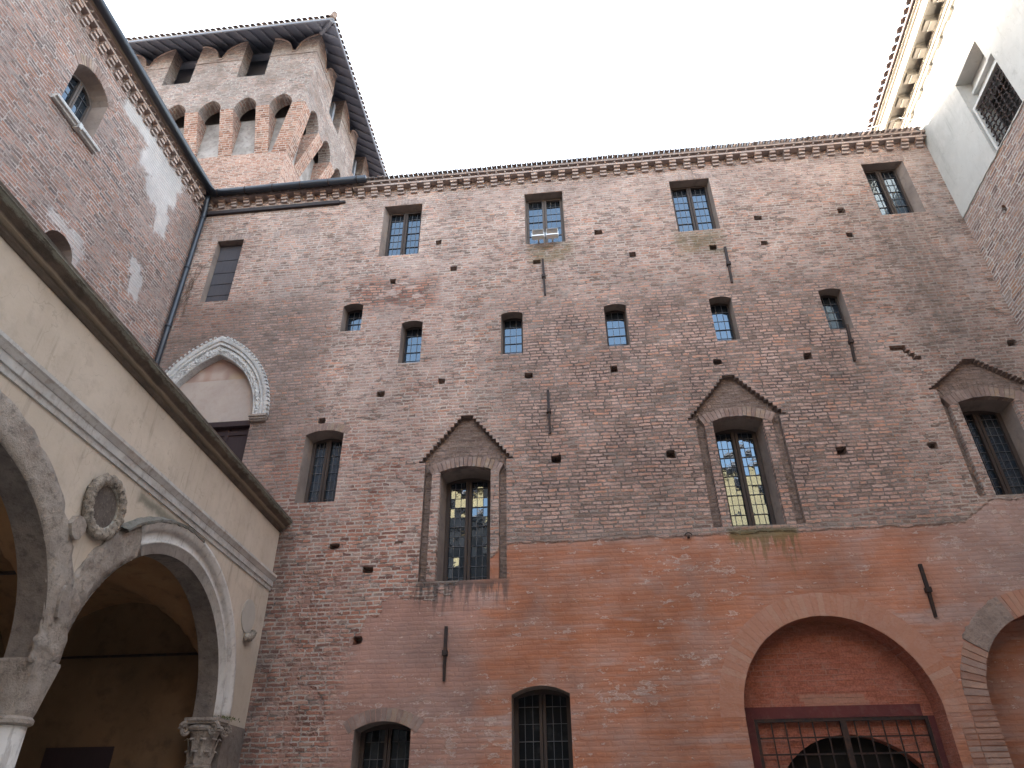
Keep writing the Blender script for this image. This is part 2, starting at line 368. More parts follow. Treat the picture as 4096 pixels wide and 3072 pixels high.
MAT['vouss'] = island_brick('voussoir_brick', [(0, (.19, .13, .11)), (.35, (.25, .175, .15)), (.65, (.30, .215, .185)), (.85, (.31, .22, .15)), (1, (.26, .20, .175))], .35)
MAT['vouss_plaster'] = island_brick('plastered_voussoirs', [(0, (.375, .185, .128)), (.5, (.40, .205, .142)), (.8, (.40, .235, .172)), (1, (.365, .16, .10))], .15, (.33, .15, .095), .4)
MAT['vouss_raw'] = island_brick('bare_voussoirs', [(0, (.23, .125, .095)), (.4, (.31, .175, .13)), (.75, (.35, .22, .165)), (1, (.28, .19, .16))], .15)
MAT['tile'] = island_brick('roof_tile', [(0, (.16, .13, .12)), (.4, (.24, .19, .175)), (.75, (.30, .235, .21)), (1, (.20, .18, .17))], .3)
MAT['soffit'] = wood('eave_boards', (.15, .165, .215), (.20, .215, .265))  # bluish glare over the tower eave put into board and rafter colours
MAT['rafter'] = wood('rafter_wood', (.165, .178, .22), (.215, .23, .27))
MAT['iron'] = metal('wrought_iron', (.030, .024, .024), .6, .5, (.055, .032, .026))
MAT['gutter'] = metal('painted_gutter', (.035, .040, .052), .38, .3)
MAT['lead'] = metal('lead_came', (.12, .12, .13), .6, .4)
MAT['frame'] = wood('window_oak', (.040, .028, .024), (.065, .047, .040))
MAT['frame_light'] = wood('weathered_oak', (.075, .058, .052), (.12, .098, .088))
MAT['shutter'] = wood('slate_grey_shutter', (.050, .048, .058), (.085, .08, .09))
MAT['door'] = wood('dark_red_door', (.028, .017, .019), (.045, .028, .030))
MAT['glass'] = glass('old_window_glass')
MAT['dim_reflection_glass'] = glass('dim_reflection_dark_glass', (.012, .013, .014), 1.28)  # low index dims the reflections so the ground-floor panes look black
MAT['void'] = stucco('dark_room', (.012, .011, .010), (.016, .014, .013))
MAT['marble'] = stone('white_marble', (.56, .55, .54), (.46, .45, .44), (.14, .13, .125), .45, 2.0, .8)
MAT['marble_smooth'] = stone('streaked_marble', (.58, .545, .515), (.47, .435, .405), (.18, .155, .135), .35, 1.2, .25, True)
MAT['worn'] = stone('eroded_stone', (.375, .32, .275), (.255, .21, .18), (.09, .074, .064), .5, 1.4, 1.0)
MAT['mossy'] = stone('mossy_stone', (.15, .145, .125), (.22, .20, .18), (.06, .062, .048), .6, 1.6, .8)
def cornice_material():
    n = NB('lichen_cornice'); P = n.pos(); X, Y, Z = n.sep(P)
    m1 = n.noise(P, 3.0, 5, .65); m2 = n.noise(n.comb(n.mul(Y, 3), n.mul(X, 3), n.mul(Z, 14)), 2.2, 5, .7)
    col = n.mix(n.map(m1, .35, .65), (.135, .10, .078), (.080, .062, .050))
    band = n.box(Y, n.add(Z, n.mul(n.sub(m1, .5), .03)), -20, 1, 6.340, 6.372, .012)
    col = n.mix(n.mul(band, .8), col, (.30, .235, .17))
    lich = n.box(Y, n.add(Z, n.mul(n.sub(m2, .5), .06)), -20, 1, 6.428, 6.462, .012)
    col = n.mix(n.mul(lich, n.map(m2, .38, .55, .2, .95)), col, (.25, .245, .20))
    n.bump(n.add(m1, m2), .03, .7)
    return n.finish(col)
MAT['cornice_stone'] = cornice_material()
MAT['string'] = stone('string_course_marble', (.50, .475, .455), (.41, .375, .35), (.23, .18, .145), .4, 1.3, .3, True)
MAT['cream'] = stucco('cream_plaster', (.55, .465, .385), (.48, .40, .325), (.36, .295, .24), .38, 1.0, .22, streak=((.27, .215, .165), .5),
    masks=[('y', -4.6, -3.0, 5.0, 5.12, .06, (.12, .115, .085), .75), ('y', -.95, -.0, 2.0, 4.2, .25, (.38, .315, .25), .5)])
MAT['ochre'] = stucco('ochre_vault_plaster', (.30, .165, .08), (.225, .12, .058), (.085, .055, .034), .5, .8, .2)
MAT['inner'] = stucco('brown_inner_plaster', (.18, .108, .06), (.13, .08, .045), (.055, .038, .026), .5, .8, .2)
MAT['tymp'] = stucco('faded_fresco', (.36, .27, .24), (.31, .225, .195), (.47, .39, .34), .45, 1.3, .3,
    masks=[('x', -8.6, -7.2, 9.92, 10.5, .08, (.30, .20, .165), .6), ('x', -8.35, -7.75, 9.98, 10.2, .08, (.50, .42, .36), .55), ('x', -7.6, -7.0, 9.9, 10.1, .08, (.46, .38, .26), .5), ('x', -8.2, -8.05, 8.9, 10.4, .05, (.30, .13, .085), .3)])
MAT['panel'] = stucco('pink_panel_plaster', (.42, .355, .315), (.37, .305, .27), (.33, .25, .21), .35, 1.6, .25)
MAT['red_paint'] = stucco('dark_red_paint', (.115, .032, .030), (.085, .027, .027), (.16, .08, .072), .35, 1.6, .3)
MAT['arch_fill'] = None
MAT['silver'] = metal('lamp_aluminium', (.72, .74, .76), .35, .5)
MAT['reflector'] = metal('lamp_reflector', (.34, .30, .27), .35, .4)
MAT['paving'] = None
MAT['slate'] = stone('dark_painted_slate', (.125, .10, .085), (.08, .063, .055), (.24, .20, .17), .5, 3.5, .3)
MAT['wreath'] = stone('carved_wreath', (.46, .39, .32), (.30, .25, .205), (.06, .048, .042), .75, 3.2, 1.3)
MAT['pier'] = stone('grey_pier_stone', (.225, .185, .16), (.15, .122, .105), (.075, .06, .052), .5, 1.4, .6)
MAT['twig'] = wood('dry_stem', (.11, .07, .05), (.17, .12, .09))
MAT['leaf'] = stucco('weed_leaf', (.05, .075, .02), (.075, .09, .03))
MAT['yellow'] = stucco('yellow_palace_plaster', (.68, .48, .25), (.61, .42, .21), (.45, .31, .17), .4, .7, .2)
MAT['wood_beam'] = wood('dark_beam', (.028, .022, .024), (.045, .036, .038))
MAT['cable'] = metal('grey_cable', (.45, .45, .45), .5, .1)

def arch_fill_material():
    n = NB('painted_brick_lunette'); P = n.pos(); uv = n.uv()
    col, joint, rnd, h, fine = brick_layer(n, uv, [(0, (.27, .092, .058)), (.5, (.295, .102, .066)), (1, (.315, .118, .08))], w=.30, row=.085, mort=.007, wav=.008)
    X, Y, Z = n.sep(P); m1 = n.noise(P, 2.0, 5, .6)
    col = n.mix(n.mul(n.map(joint, .3, .8), n.map(m1, .42, .62, .0, .55)), col, (.36, .22, .18))
    col = n.mix(n.mul(n.map(n.noise(P, 5, 5, .7), .52, .7), .35), col, (.33, .20, .16))
    col = n.mix(n.mul(n.map(Z, 4.1, 4.45), .4), col, (.19, .085, .04))
    u = n.add(X, n.mul(n.sub(n.m('FLOOR', n.mul(Z, 11)), 35), .06))
    col = n.mix(n.mul(n.box(u, Z, 3.30, 4.30, 3.11, 3.28, .012), .55), col, (.35, .20, .145))
    n.bump(h, .02, .8)
    return n.finish(col)
MAT['arch_fill'] = arch_fill_material()

def paving_material():
    n = NB('cobble_paving'); P = n.pos()
    v = n.t.nodes.new('ShaderNodeTexVoronoi'); n.put(v.inputs['Vector'], P); v.inputs['Scale'].default_value = 7
    col = n.ramp(n.sep(v.outputs['Color'])[0], [(0, (.30, .28, .26)), (1, (.42, .40, .37))])
    col = n.mix(n.map(v.outputs['Distance'], .05, .0), col, (.08, .07, .06))
    n.bump(v.outputs['Distance'], .02, .6)
    return n.finish(col)
MAT['paving'] = paving_material()

# ------------------------------------------------------------------ object helpers
def link(o, parent=None, inv=None):
    COL.objects.link(o)
    if parent is not None:
        o.parent = parent
        l = parent.get('_base')
        if l is not None: o.matrix_parent_inverse = Matrix.Translation(-Vector(l))
    return o
THINGS = []
def thing(name, label, cat, loc=(0, 0, 0), group=None):
    o = bpy.data.objects.new(name, None); o.empty_display_size = .3
    COL.objects.link(o); o.location = loc
    o['label'] = label; o['category'] = cat; o['_base'] = list(loc)
    if group: o['group'] = group
    THINGS.append(o)
    return o
def box_uv(me):
    uv = me.uv_layers.new(name='UVMap').data
    for p in me.polygons:
        n = p.normal
        hz = hypot(n.x, n.y)
        if hz < .35:
            for li in p.loop_indices:
                c = me.vertices[me.loops[li].vertex_index].co; uv[li].uv = (c.x, c.y)
        else:
            tx, ty = -n.y/hz, n.x/hz
            if abs(tx) > abs(ty):
                if tx < 0: tx, ty = -tx, -ty
            elif ty < 0: tx, ty = -tx, -ty
            for li in p.loop_indices:
                c = me.vertices[me.loops[li].vertex_index].co; uv[li].uv = (c.x*tx + c.y*ty, c.z)

class MB:
    """collects shapes in local (a, b, c) = along the wall, outwards, up; xf turns them into world points"""
    def __init__(s, xf=None): s.v = []; s.f = []; s.mi = []; s.xf = xf or (lambda a, b, c: (a, b, c)); s.cur = 0; s.sm = False
    def pt(s, a, b, c): s.v.append(s.xf(a, b, c)); return len(s.v)-1
    def face(s, ids): s.f.append(tuple(ids)); s.mi.append(s.cur)
    def quad(s, *ps): s.face([s.pt(*p) for p in ps])
    def box(s, a0, a1, b0, b1, c0, c1):
        i = [s.pt(a, b, c) for c in (c0, c1) for b in (b0, b1) for a in (a0, a1)]
        for q in ((0, 1, 3, 2), (4, 5, 7, 6), (0, 1, 5, 4), (2, 3, 7, 6), (0, 2, 6, 4), (1, 3, 7, 5)): s.face([i[k] for k in q])
    def hexa(s, lo, hi):
        """lo, hi: 4 points each, same order"""
        i = [s.pt(*p) for p in lo] + [s.pt(*p) for p in hi]
        for q in ((0, 1, 2, 3), (4, 5, 6, 7), (0, 1, 5, 4), (1, 2, 6, 5), (2, 3, 7, 6), (3, 0, 4, 7)): s.face([i[k] for k in q])
    def prism(s, poly, b0, b1):
        """poly of (a, c); extruded along b"""
        n = len(poly)
        i0 = [s.pt(a, b0, c) for a, c in poly]; i1 = [s.pt(a, b1, c) for a, c in poly]
        s.face(i0); s.face(i1[::-1])
        for k in range(n): s.face((i0[k], i0[(k+1) % n], i1[(k+1) % n], i1[k]))
    def extrude_a(s, prof, a0, a1, segs=1, wob=0):
        """prof of (b, c) closed; extruded along a"""
        n = len(prof); rows = []
        for q in range(segs+1):
            a = a0 + (a1-a0)*q/segs
            w = random.uniform(-wob, wob); w2 = random.uniform(-wob, wob)
            rows.append([s.pt(a, b + w*(1 if b > .05 else 0), c + w2*(1 if b > .05 else 0)) for b, c in prof])
        s.face(rows[0]); s.face(rows[-1][::-1])
        for r0, r1 in zip(rows, rows[1:]):
            for k in range(n): s.face((r0[k], r0[(k+1) % n], r1[(k+1) % n], r1[k]))
    def ring(s, outer, inner, b0, b1):
        n = len(outer)
        A = [s.pt(a, b1, c) for a, c in outer]; B = [s.pt(a, b1, c) for a, c in inner]
        C = [s.pt(a, b0, c) for a, c in outer]; D = [s.pt(a, b0, c) for a, c in inner]
        for k in range(n):
            j = (k+1) % n
            s.face((A[k], A[j], B[j], B[k])); s.face((C[k], D[k], D[j], C[j])); s.face((A[k], C[k], C[j], A[j])); s.face((B[k], B[j], D[j], D[k]))
    def tube(s, path, r, n=10, caps=True):
        """path of local points or (point, radius)"""
        pts = [Vector(s.xf(*p)) for p in path]
        rr = r if isinstance(r, (list, tuple)) else [r]*len(pts)
        rows = []
        for k, p in enumerate(pts):
            d = (pts[min(k+1, len(pts)-1)] - pts[max(k-1, 0)]).normalized()
            u = d.cross(Vector((0, 0, 1)) if abs(d.z) < .9 else Vector((1, 0, 0))).normalized(); w = d.cross(u)
            row = []
            for q in range(n):
                t = 2*pi*q/n
                s.v.append(tuple(p + rr[k]*(cos(t)*u + sin(t)*w))); row.append(len(s.v)-1)
            rows.append(row)
        for r0, r1 in zip(rows, rows[1:]):
            for q in range(n): s.face((r0[q], r0[(q+1) % n], r1[(q+1) % n], r1[q]))
        if caps: s.face(rows[0]); s.face(rows[-1][::-1])
    def lathe(s, cx, cy, prof, n=20, sq=None):
        """prof of (radius, z) in local a,b centre; sq(z-index) -> squareness 0..1"""
        rows = []
        for k, (r, z) in enumerate(prof):
            row = []
            for q in range(n):
                t = 2*pi*(q+.5)/n
                e = sq[k] if sq else 0
                m = 1/max(abs(cos(t)), abs(sin(t)))
                rad = r*((1-e) + e*min(m, 1.38))
                row.append(s.pt(cx + rad*cos(t), cy + rad*sin(t), z))
            rows.append(row)
        for r0, r1 in zip(rows, rows[1:]):
            for q in range(n): s.face((r0[q], r0[(q+1) % n], r1[(q+1) % n], r1[q]))
        s.face(rows[0]); s.face(rows[-1][::-1])
    def build(s, name, mats, parent=None, smooth=False, bevel=0, kind=None):
        me = bpy.data.meshes.new(name)
        me.from_pydata(s.v, [], s.f); 
        mats = mats if isinstance(mats, (list, tuple)) else [mats]
        for m in mats: me.materials.append(m)
        for p, k in zip(me.polygons, s.mi): p.material_index = k
        bm = bmesh.new(); bm.from_mesh(me)
        bmesh.ops.recalc_face_normals(bm, faces=bm.faces)
        if bevel: bmesh.ops.bevel(bm, geom=list(bm.edges), offset=bevel, segments=1, affect='EDGES', clamp_overlap=True)
        bm.to_mesh(me); bm.free(); me.update()
        box_uv(me)
        if smooth:
            me.polygons.foreach_set('use_smooth', [True]*len(me.polygons))
        o = bpy.data.objects.new(name, me)
        link(o, parent)
        if kind: o['kind'] = kind
        return o

def inside(p, poly):
    x, y = p; c = False; j = len(poly)-1
    for i in range(len(poly)):
        xi, yi = poly[i]; xj, yj = poly[j]
        if (yi > y) != (yj > y) and x < (xj-xi)*(y-yi)/(yj-yi)+xi: c = not c
        j = i
    return c

def hole_sheet(mb, outline, holes, b=0.0):
    """flat face at b with holes, by constrained triangulation"""
    vs = []; es = []
    for poly in [outline] + holes:
        k = len(vs); n = len(poly)
        vs += [Vector(p) for p in poly]; es += [(k+i, k+(i+1) % n) for i in range(n)]
    V, _, F, _, _, _ = geometry.delaunay_2d_cdt(vs, es, [], 0, 1e-5)
    ids = [mb.pt(p.x, b, p.y) for p in V]
    for f in F:
        c = (sum(V[i].x for i in f)/len(f), sum(V[i].y for i in f)/len(f))
        if inside(c, outline) and not any(inside(c, h) for h in holes): mb.face([ids[i] for i in f])

def reveal(mb, poly, b0, b1, inner=None, back=False):
    inner = inner or poly; n = len(poly)
    A = [mb.pt(a, b0, c) for a, c in poly]; B = [mb.pt(a, b1, c) for a, c in inner]
    for k in range(n): mb.face((A[k], A[(k+1) % n], B[(k+1) % n], B[k]))
    if back: mb.face(B)

def seg_poly(x0, x1, z0, zs, rise, n=8):
    """opening with flat sill z0, spring zs and a segmental head"""
    if rise <= 0: return [(x0, z0), (x1, z0), (x1, zs), (x0, zs)]
    pts = [(x0, z0), (x1, z0)]
    w = (x1-x0)/2; R = (w*w+rise*rise)/(2*rise); cx = (x0+x1)/2; cz = zs+rise-R
    t = math.asin(min(1, w/R))
    if rise > w: t = pi-t
    for k in range(n+1):
        q = t - 2*t*k/n
        pts.append((cx+R*sin(q), cz+R*cos(q)))
    return pts

def ell(cx, cz, a, b, t0=0.0, t1=pi, n=32): return [(cx+a*cos(t0+(t1-t0)*k/n), cz+b*sin(t0+(t1-t0)*k/n)) for k in range(n+1)]

def pointed(cx, z0, zs, w, h, n=10):
    """pointed arch opening polygon (sill z0, spring zs)"""
    R = (w*w+h*h)/(2*w); t = math.asin(min(1, h/R))
    if h > R: t = pi - t
    r = [(cx-(R-w)+R*cos(t*k/n), zs+R*sin(t*k/n)) for k in range(n+1)]
    l = [(2*cx-x, z) for x, z in r[::-1]][1:]
    return [(cx-w, z0), (cx+w, z0)] + r + l if z0 < zs - 1e-6 else r + l

def voussoirs(mb, cx, cz, r0, r1, t0, t1, n, b0, b1, gap=.12, jit=.006, kx=1.0):
    dt = (t1-t0)/n
    for k in range(n):
        a0 = t0+dt*(k+gap/2); a1 = t0+dt*(k+1-gap/2)
        q = random.uniform(-jit, jit); o = random.uniform(-jit, jit)
        lo = [(cx+kx*(r0+o)*cos(a0), b0, cz+(r0+o)*sin(a0)), (cx+kx*(r0+o)*cos(a1), b0, cz+(r0+o)*sin(a1)), (cx+kx*(r1+q)*cos(a1), b0, cz+(r1+q)*sin(a1)), (cx+kx*(r1+q)*cos(a0), b0, cz+(r1+q)*sin(a0))]
        hi = [(a, b1+q*.5, c) for a, _, c in lo]
        mb.hexa(lo, hi)

def lump(mb, r0, r1, rnd):
    pass

# wall frames: (along, outwards, up) -> world
def frame_xf(x0, k, y0=0.0, side=1):
    l = hypot(k, 1); dv = (k/l, 1/l); nn = (dv[1]*side, -dv[0]*side)
    return lambda a, b, c: (x0 - a*dv[0] + b*nn[0], y0 - a*dv[1] + b*nn[1], c)
XM = lambda a, b, c: (a, -b, c)                 # main wing: b towards the court
XL = frame_xf(-5.69, -.063)                     # loggia front: a = distance from the main wing
XT = frame_xf(-9.37, -.016)                     # tall house
XR = frame_xf(8.92, .061, side=-1)              # right-hand house

# ------------------------------------------------------------------ ground
g = MB(); g.quad((-400, -400, 0), (400, -400, 0), (400, 400, 0), (-400, 400, 0))
o = g.build('courtyard_ground', MAT['paving'], kind='structure')

# ------------------------------------------------------------------ windows
def make_window(par, xf, x0, x1, z0, zs, rise, depth, mull=True, cols=3, rows=6, fw_=.05, tilt=.006, mat='frame', mw=.11, name='window', bars=2):
    """leaded window at the inner end of a reveal; frame = part, pane and leading = sub-parts"""
    e = .0015
    f = MB(xf); b = -depth
    out = seg_poly(x0+e, x1-e, z0+e, zs, max(rise-e, 0) if rise else 0); 
    inn = seg_poly(x0+fw_, x1-fw_, z0+fw_*.6, zs-(0 if rise else fw_), max(rise-fw_, .02) if rise else 0)
    f.ring(out, inn, b-.02, b+.045)
    top = zs+max(rise-fw_*.5, -fw_*.5)
    xm = (x0+x1)/2
    if mull:
        f.box(xm-mw/2, xm-.006, b-.012, b+.05, z0+fw_*.4, top)
        f.box(xm+.006, xm+mw/2, b-.012, b+.05, z0+fw_*.4, top)
    win = f.build(name, MAT[mat], par)
    p = MB(xf); L = MB(xf)
    lights = [(x0+fw_*.6, xm-(mw/2-.02)), (xm+(mw/2-.02), x1-fw_*.6)] if mull else [(x0+fw_*.6, x1-fw_*.6)]
    zt = zs+rise-.01; zb = z0+.01
    for (u0, u1) in lights:
        du = (u1-u0)/cols; dz = (zt-zb)/rows
        for i in range(cols):
            for j in range(rows):
                a0, a1, c0, c1 = u0+i*du, u0+(i+1)*du, zb+j*dz, zb+(j+1)*dz
                tx = random.gauss(0, tilt)*du; tz = random.gauss(0, tilt)*dz
                p.quad((a0, b-.018-tx-tz, c0), (a1, b-.018+tx-tz, c0), (a1, b-.018+tx+tz, c1), (a0, b-.018-tx+tz, c1))
        for i in range(1, cols): L.box(u0+i*du-.0045, u0+i*du+.0045, b-.016, b-.006, zb, zt)
        for j in range(1, rows):
            th = .005 if j % bars == 0 else .0035
            L.box(u0, u1, b-.016, b+(.004 if j % bars == 0 else -.006), zb+j*dz-th, zb+j*dz+th)
    p.build('pane', MAT['dim_reflection_glass' if zt < 4 else 'glass'], win); L.build('leading', MAT['lead'], win)
    return win

# ================================================================== main wing
wing = thing('palace_wing', 'wide weathered brick palace wing closing the courtyard, orange plaster low down, gabled leaded windows', 'building', (0, 0, 0))
holes = []; W = MB(XM)
def add_hole(poly, depth, inner=None, back=False, mi=0):
    holes.append(poly); W.cur = mi; reveal(W, poly, 0, -depth, inner, back); W.cur = 0
def shrink(poly, dx, dzb=0, dzt=0):
    xs = [p[0] for p in poly]; cx = (min(xs)+max(xs))/2; hw = (max(xs)-min(xs))/2
    zs_ = [p[1] for p in poly]; z0, z1 = min(zs_), max(zs_); r = []
    for x, z in poly:
        nx = cx+(x-cx)*(hw-dx)/hw
        r.append((nx, z+dzb if z < (z0+z1)/2 else z-dzt))
    return r
WIN = []
# upper row: square heads
for x0, x1 in ((-4.44, -3.46), (-.87, .08), (2.70, 3.66), (7.25, 8.21)):
    poly = seg_poly(x0, x1, 13.15, 14.85, 0); inn = shrink(poly, .03, 0, .02)
    if x0 > 7: inn = [(7.27, 13.15), (8.10, 13.15), (8.10, 14.83), (7.27, 14.83)]
    if x0 < -4: inn = [(-4.36, 13.15), (-3.49, 13.15), (-3.49, 14.80), (-4.36, 14.80)]
    add_hole(poly, .26, inn, mi=1)
    xs = [q[0] for q in inn]
    WIN.append((min(xs), max(xs), 13.15, max(q[1] for q in inn), 0, .26, True, 3, 7, .055, .004, 'frame_light' if x0 > -1 and x0 < 1 else 'frame'))
# slits
for x0, x1, z0, zs in ((-5.12, -4.65, 10.96, 11.68), (-3.70, -3.22, 9.98, 11.06), (-1.46, -.98, 10.03, 11.10), (.81, 1.29, 10.05, 11.11), (3.07, 3.54, 10.0, 11.10), (5.36, 5.83, 10.08, 11.10)):
    poly = seg_poly(x0, x1, z0, zs, .06, 6)
    ins = [(x+.02*(1 if x < (x0+x1)/2 else -1), z) for x, z in poly]
    add_hole(poly, .28, ins, mi=1)
    WIN.append((x0+.02, x1-.02, z0, zs, .06, .28, False, 3, 5 if zs-z0 > .9 else 4, .03, .005, 'frame'))
# segmental window by the loggia
poly = seg_poly(-5.50, -4.70, 6.85, 8.34, .09); add_hole(poly, .34, shrink(poly, .06, 0, .04), mi=1)
WIN.append((-5.44, -4.76, 6.85, 8.30, .09, .34, True, 3, 8, .07, .006, 'frame'))
# ground windows
poly = seg_poly(-3.84, -2.91, .95, 2.87, .12); add_hole(poly, .42, mi=1); WIN.append((-3.84, -2.91, .95, 2.87, .12, .42, True, 3, 8, .075, .01, 'frame'))
poly = seg_poly(-1.29, -.35, 1.15, 3.33, .13); add_hole(poly, .42, mi=1); WIN.append((-1.29, -.35, 1.15, 3.33, .13, .42, True, 3, 9, .075, .01, 'frame'))
for w in WIN: make_window(wing, XM, *w)
# gabled windows: recess cut to stepped gable, jamb strips and brick arch standing in it
GAB = [(-2.155, .80, 5.22, 7.36, 7.60, 8.58, .495, .0), (3.14, .80, 5.98, 8.12, 8.22, 9.14, .475, .0), (7.735, .80, 6.33, 8.22, 8.56, 9.16, .50, .0)]
for gi, (cx, hw, z0, zs, zf, za, ow, _) in enumerate(GAB):
    # stepped gable outline
    steps = 13; half = hw+.13
    left = []
    for k in range(steps):
        xa = cx-half+(half-.06)*k/steps; xb = cx-half+(half-.06)*(k+1)/steps
        z = zf+(za-zf)*(k+.0)/(steps-1)
        left += [(xa, z), (xb, z)]
    right = [(2*cx-x, z) for x, z in left[::-1]]
    poly = [(cx-hw, z0), (cx+hw, z0), (cx+hw, zf-.03)] + [(cx+half, zf-.03)] + right + left[::1] 
    poly = [(cx-hw, z0), (cx+hw, z0), (cx+hw, zf-.04), (cx+half, zf-.04)] + right[::-1][::-1]
    # right side goes up from the foot: reverse order of mirrored list
    rr = [(2*cx-x, z) for x, z in left]
    poly = [(cx-hw, z0), (cx+hw, z0), (cx+hw, zf-.04), (cx+half, zf-.04)] + rr + left[::-1] + [(cx-half, zf-.04), (cx-hw, zf-.04)]
    dep = .135
    W.cur = 2; holes.append(poly); reveal(W, poly, 0, -dep); 
    op = seg_poly(cx-ow, cx+ow, z0+.001, zs, .09)
    hole_sheet(W, poly, [op], -dep)
    W.cur = 1; reveal(W, op, -dep, -.52, shrink(op, .05, 0, .05)); W.cur = 0
    j = MB(XM); q = .16
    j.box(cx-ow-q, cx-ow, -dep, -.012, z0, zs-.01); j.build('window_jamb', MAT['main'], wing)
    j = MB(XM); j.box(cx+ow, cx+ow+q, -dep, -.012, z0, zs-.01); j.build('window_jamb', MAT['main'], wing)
    v = MB(XM); w_ = ow+q*.7; rise = .1; R = (ow*ow+.09*.09)/(2*.09); t = math.asin(ow/R)
    cz = zs+.09-R
    tt = math.asin(min(.99, (ow+q)/(R)))
    voussoirs(v, cx, cz, R, R+.20, pi/2-tt, pi/2+tt, 17, -dep, -.010, .10)
    v.build('window_arch', MAT['vouss'], wing)
    v2 = MB(XM); voussoirs(v2, cx, cz, R+.215, R+.40, pi/2-tt*.93, pi/2+tt*.93, 17, -dep+.002, -dep+.016, .10)
    v2.build('relieving_arch', MAT['recess'], wing)
    make_window(wing, XM, cx-ow+.05, cx+ow-.05, z0, zs-.05, .09, .52, True, 3, 11, .075, [.009, .005, .008][gi], 'frame', .12)
# portal
PC = -7.86
op = pointed(PC, 6.9, 8.86, 1.10, 1.68, 12)
add_hole(op, .16, mi=3)
# shutter window
poly = seg_poly(-8.72, -8.02, 12.14, 14.13, 0); add_hole(poly, .20, mi=1)
# big arch and the arch beside it
BA = (3.80, 2.93, 1.47)
def arch_poly(cx, cz, r, z0, n=28): return [(cx-r, z0), (cx+r, z0)] + ell(cx, cz, r, r, 0, pi, n)
ba = arch_poly(BA[0], BA[1], BA[2], .02); add_hole(ba, .42, mi=4)
A2 = (7.28, 3.04, 1.32)
a2 = arch_poly(A2[0], A2[1], A2[2], .02); add_hole(a2, .55, mi=4)
# putlog holes
PUT = [(-2.98, 13.45), (-2.58, 12.57), (-4.01, 12.32), (.86, 13.34), (1.59, 12.57), (-.62, 12.57), (3.40, 12.58), (4.54, 12.59), (4.55, 13.38), (6.42, 13.39), (6.42, 12.63), (-2.72, 9.45), (-.87, 9.45), (.89, 9.46), (2.99, 9.47), (4.77, 9.47), (-4.01, 9.22), (-5.21, 8.66), (-.39, 7.49), (1.79, 7.46), (4.88, 7.34), (6.50, 7.35), (-4.58, 5.95), (-3.89, 5.48), (-3.95, 4.26), (8.67, 9.47), (-3.36, 5.97)]
for k, (x, z) in enumerate(PUT):
    w = random.uniform(.070, .092); h = random.uniform(.066, .082); j = lambda: random.uniform(-.014, .014)
    d = .25
    if k == len(PUT)-1: h = .025; d = .05
    if k in (18, 19): w, h = .085, .08
    if k in (22, 23): w, h = .095, .06
    pl = [(x-w+j(), z-h+j()), (x+j(), z-h+j()), (x+w+j(), z-h+j()), (x+w+j(), z+j()), (x+w+j(), z+h+j()), (x+j(), z+h+.4*j()), (x-w+j(), z+h+j()), (x-w+j(), z+j())]
    add_hole(pl, d, back=True)
cr_ = [(6.37, 9.46), (6.60, 9.455), (6.60, 9.38), (6.66, 9.38), (6.66, 9.30), (6.72, 9.30), (6.72, 9.21), (6.90, 9.21), (6.90, 9.31), (6.80, 9.31), (6.80, 9.39), (6.74, 9.39), (6.74, 9.47), (6.68, 9.47), (6.68, 9.58), (6.37, 9.585)]
add_hole(cr_, .14, back=True)
outline = [(-9.6, -.05), (-5.6, -.05), (9.3, -.05), (9.3, 15.62), (-9.6, 15.62)]
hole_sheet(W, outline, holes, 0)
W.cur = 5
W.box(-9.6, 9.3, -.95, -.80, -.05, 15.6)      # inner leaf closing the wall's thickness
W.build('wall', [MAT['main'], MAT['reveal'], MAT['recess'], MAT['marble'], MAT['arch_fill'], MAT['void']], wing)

# pale brick heads over the upper windows and the segmental one
for x0, x1, z in ((-4.5, -3.4, 14.86), (-.93, .14, 14.86), (2.64, 3.72, 14.86), (7.2, 8.26, 14.88), (-8.9, -7.85, 14.14), (-7.25, -6.05, 14.14)):
    v = MB(XM); k = int((x1-x0)/.075)
    for i in range(k):
        a = x0+(x1-x0)*i/k
        v.box(a+.006, a+(x1-x0)/k-.006, 0, random.uniform(.003, .009), z+random.uniform(0, .01), z+.16+random.uniform(-.02, .02))
    v.build('lintel', MAT['corbel'], wing)
v = MB(XM); ow = .42; R = (.4*.4+.09*.09)/(.18); voussoirs(v, -5.10, 8.34+.09-R, R+.004, R+.17, pi/2-.52, pi/2+.52, 15, 0, .008)
v.build('window_arch', MAT['vouss'], wing)
v = MB(XM); hw = .465; R = (hw*hw+.12*.12)/.24; voussoirs(v, -3.375, 2.87+.12-R, R+.004, R+.20, pi/2-.62, pi/2+.62, 15, 0, .008)
v.build('window_arch', MAT['vouss'], wing)
# arch rings
v = MB(XM); voussoirs(v, BA[0], BA[1], BA[2]+.003, BA[2]+.375, 0, pi, 52, 0, .007, .03, .006)
v.build('arch_ring', MAT['vouss_plaster'], wing)
v = MB(XM); voussoirs(v, A2[0], A2[1], A2[2]+.003, A2[2]+.37, pi*.02, pi*.62, 30, 0, .016, .05, .004)
v.build('arch_ring', MAT['vouss_plaster'], wing)
v = MB(XM); voussoirs(v, A2[0], A2[1], A2[2]+.003, A2[2]+.35, pi*.82, pi*1.0, 8, 0, .014, .14, .008)
for k in range(18):
    z = 3.03-(k+1)*.0785
    v.box(A2[0]-A2[2]-.345+random.uniform(-.01, .01), A2[0]-A2[2]-.003, 0, .014+random.uniform(-.004, .004), z+.007, z+.0715)
    if z < 2.72: v.box(BA[0]+BA[2]+.16, A2[0]-A2[2]-.36, 0, .010, z+.007, z+.0715)
v.build('arch_jamb_brick', MAT['vouss_raw'], wing)
v = MB(XM); n_ = 14; t0, t1 = pi*.635, pi*.815
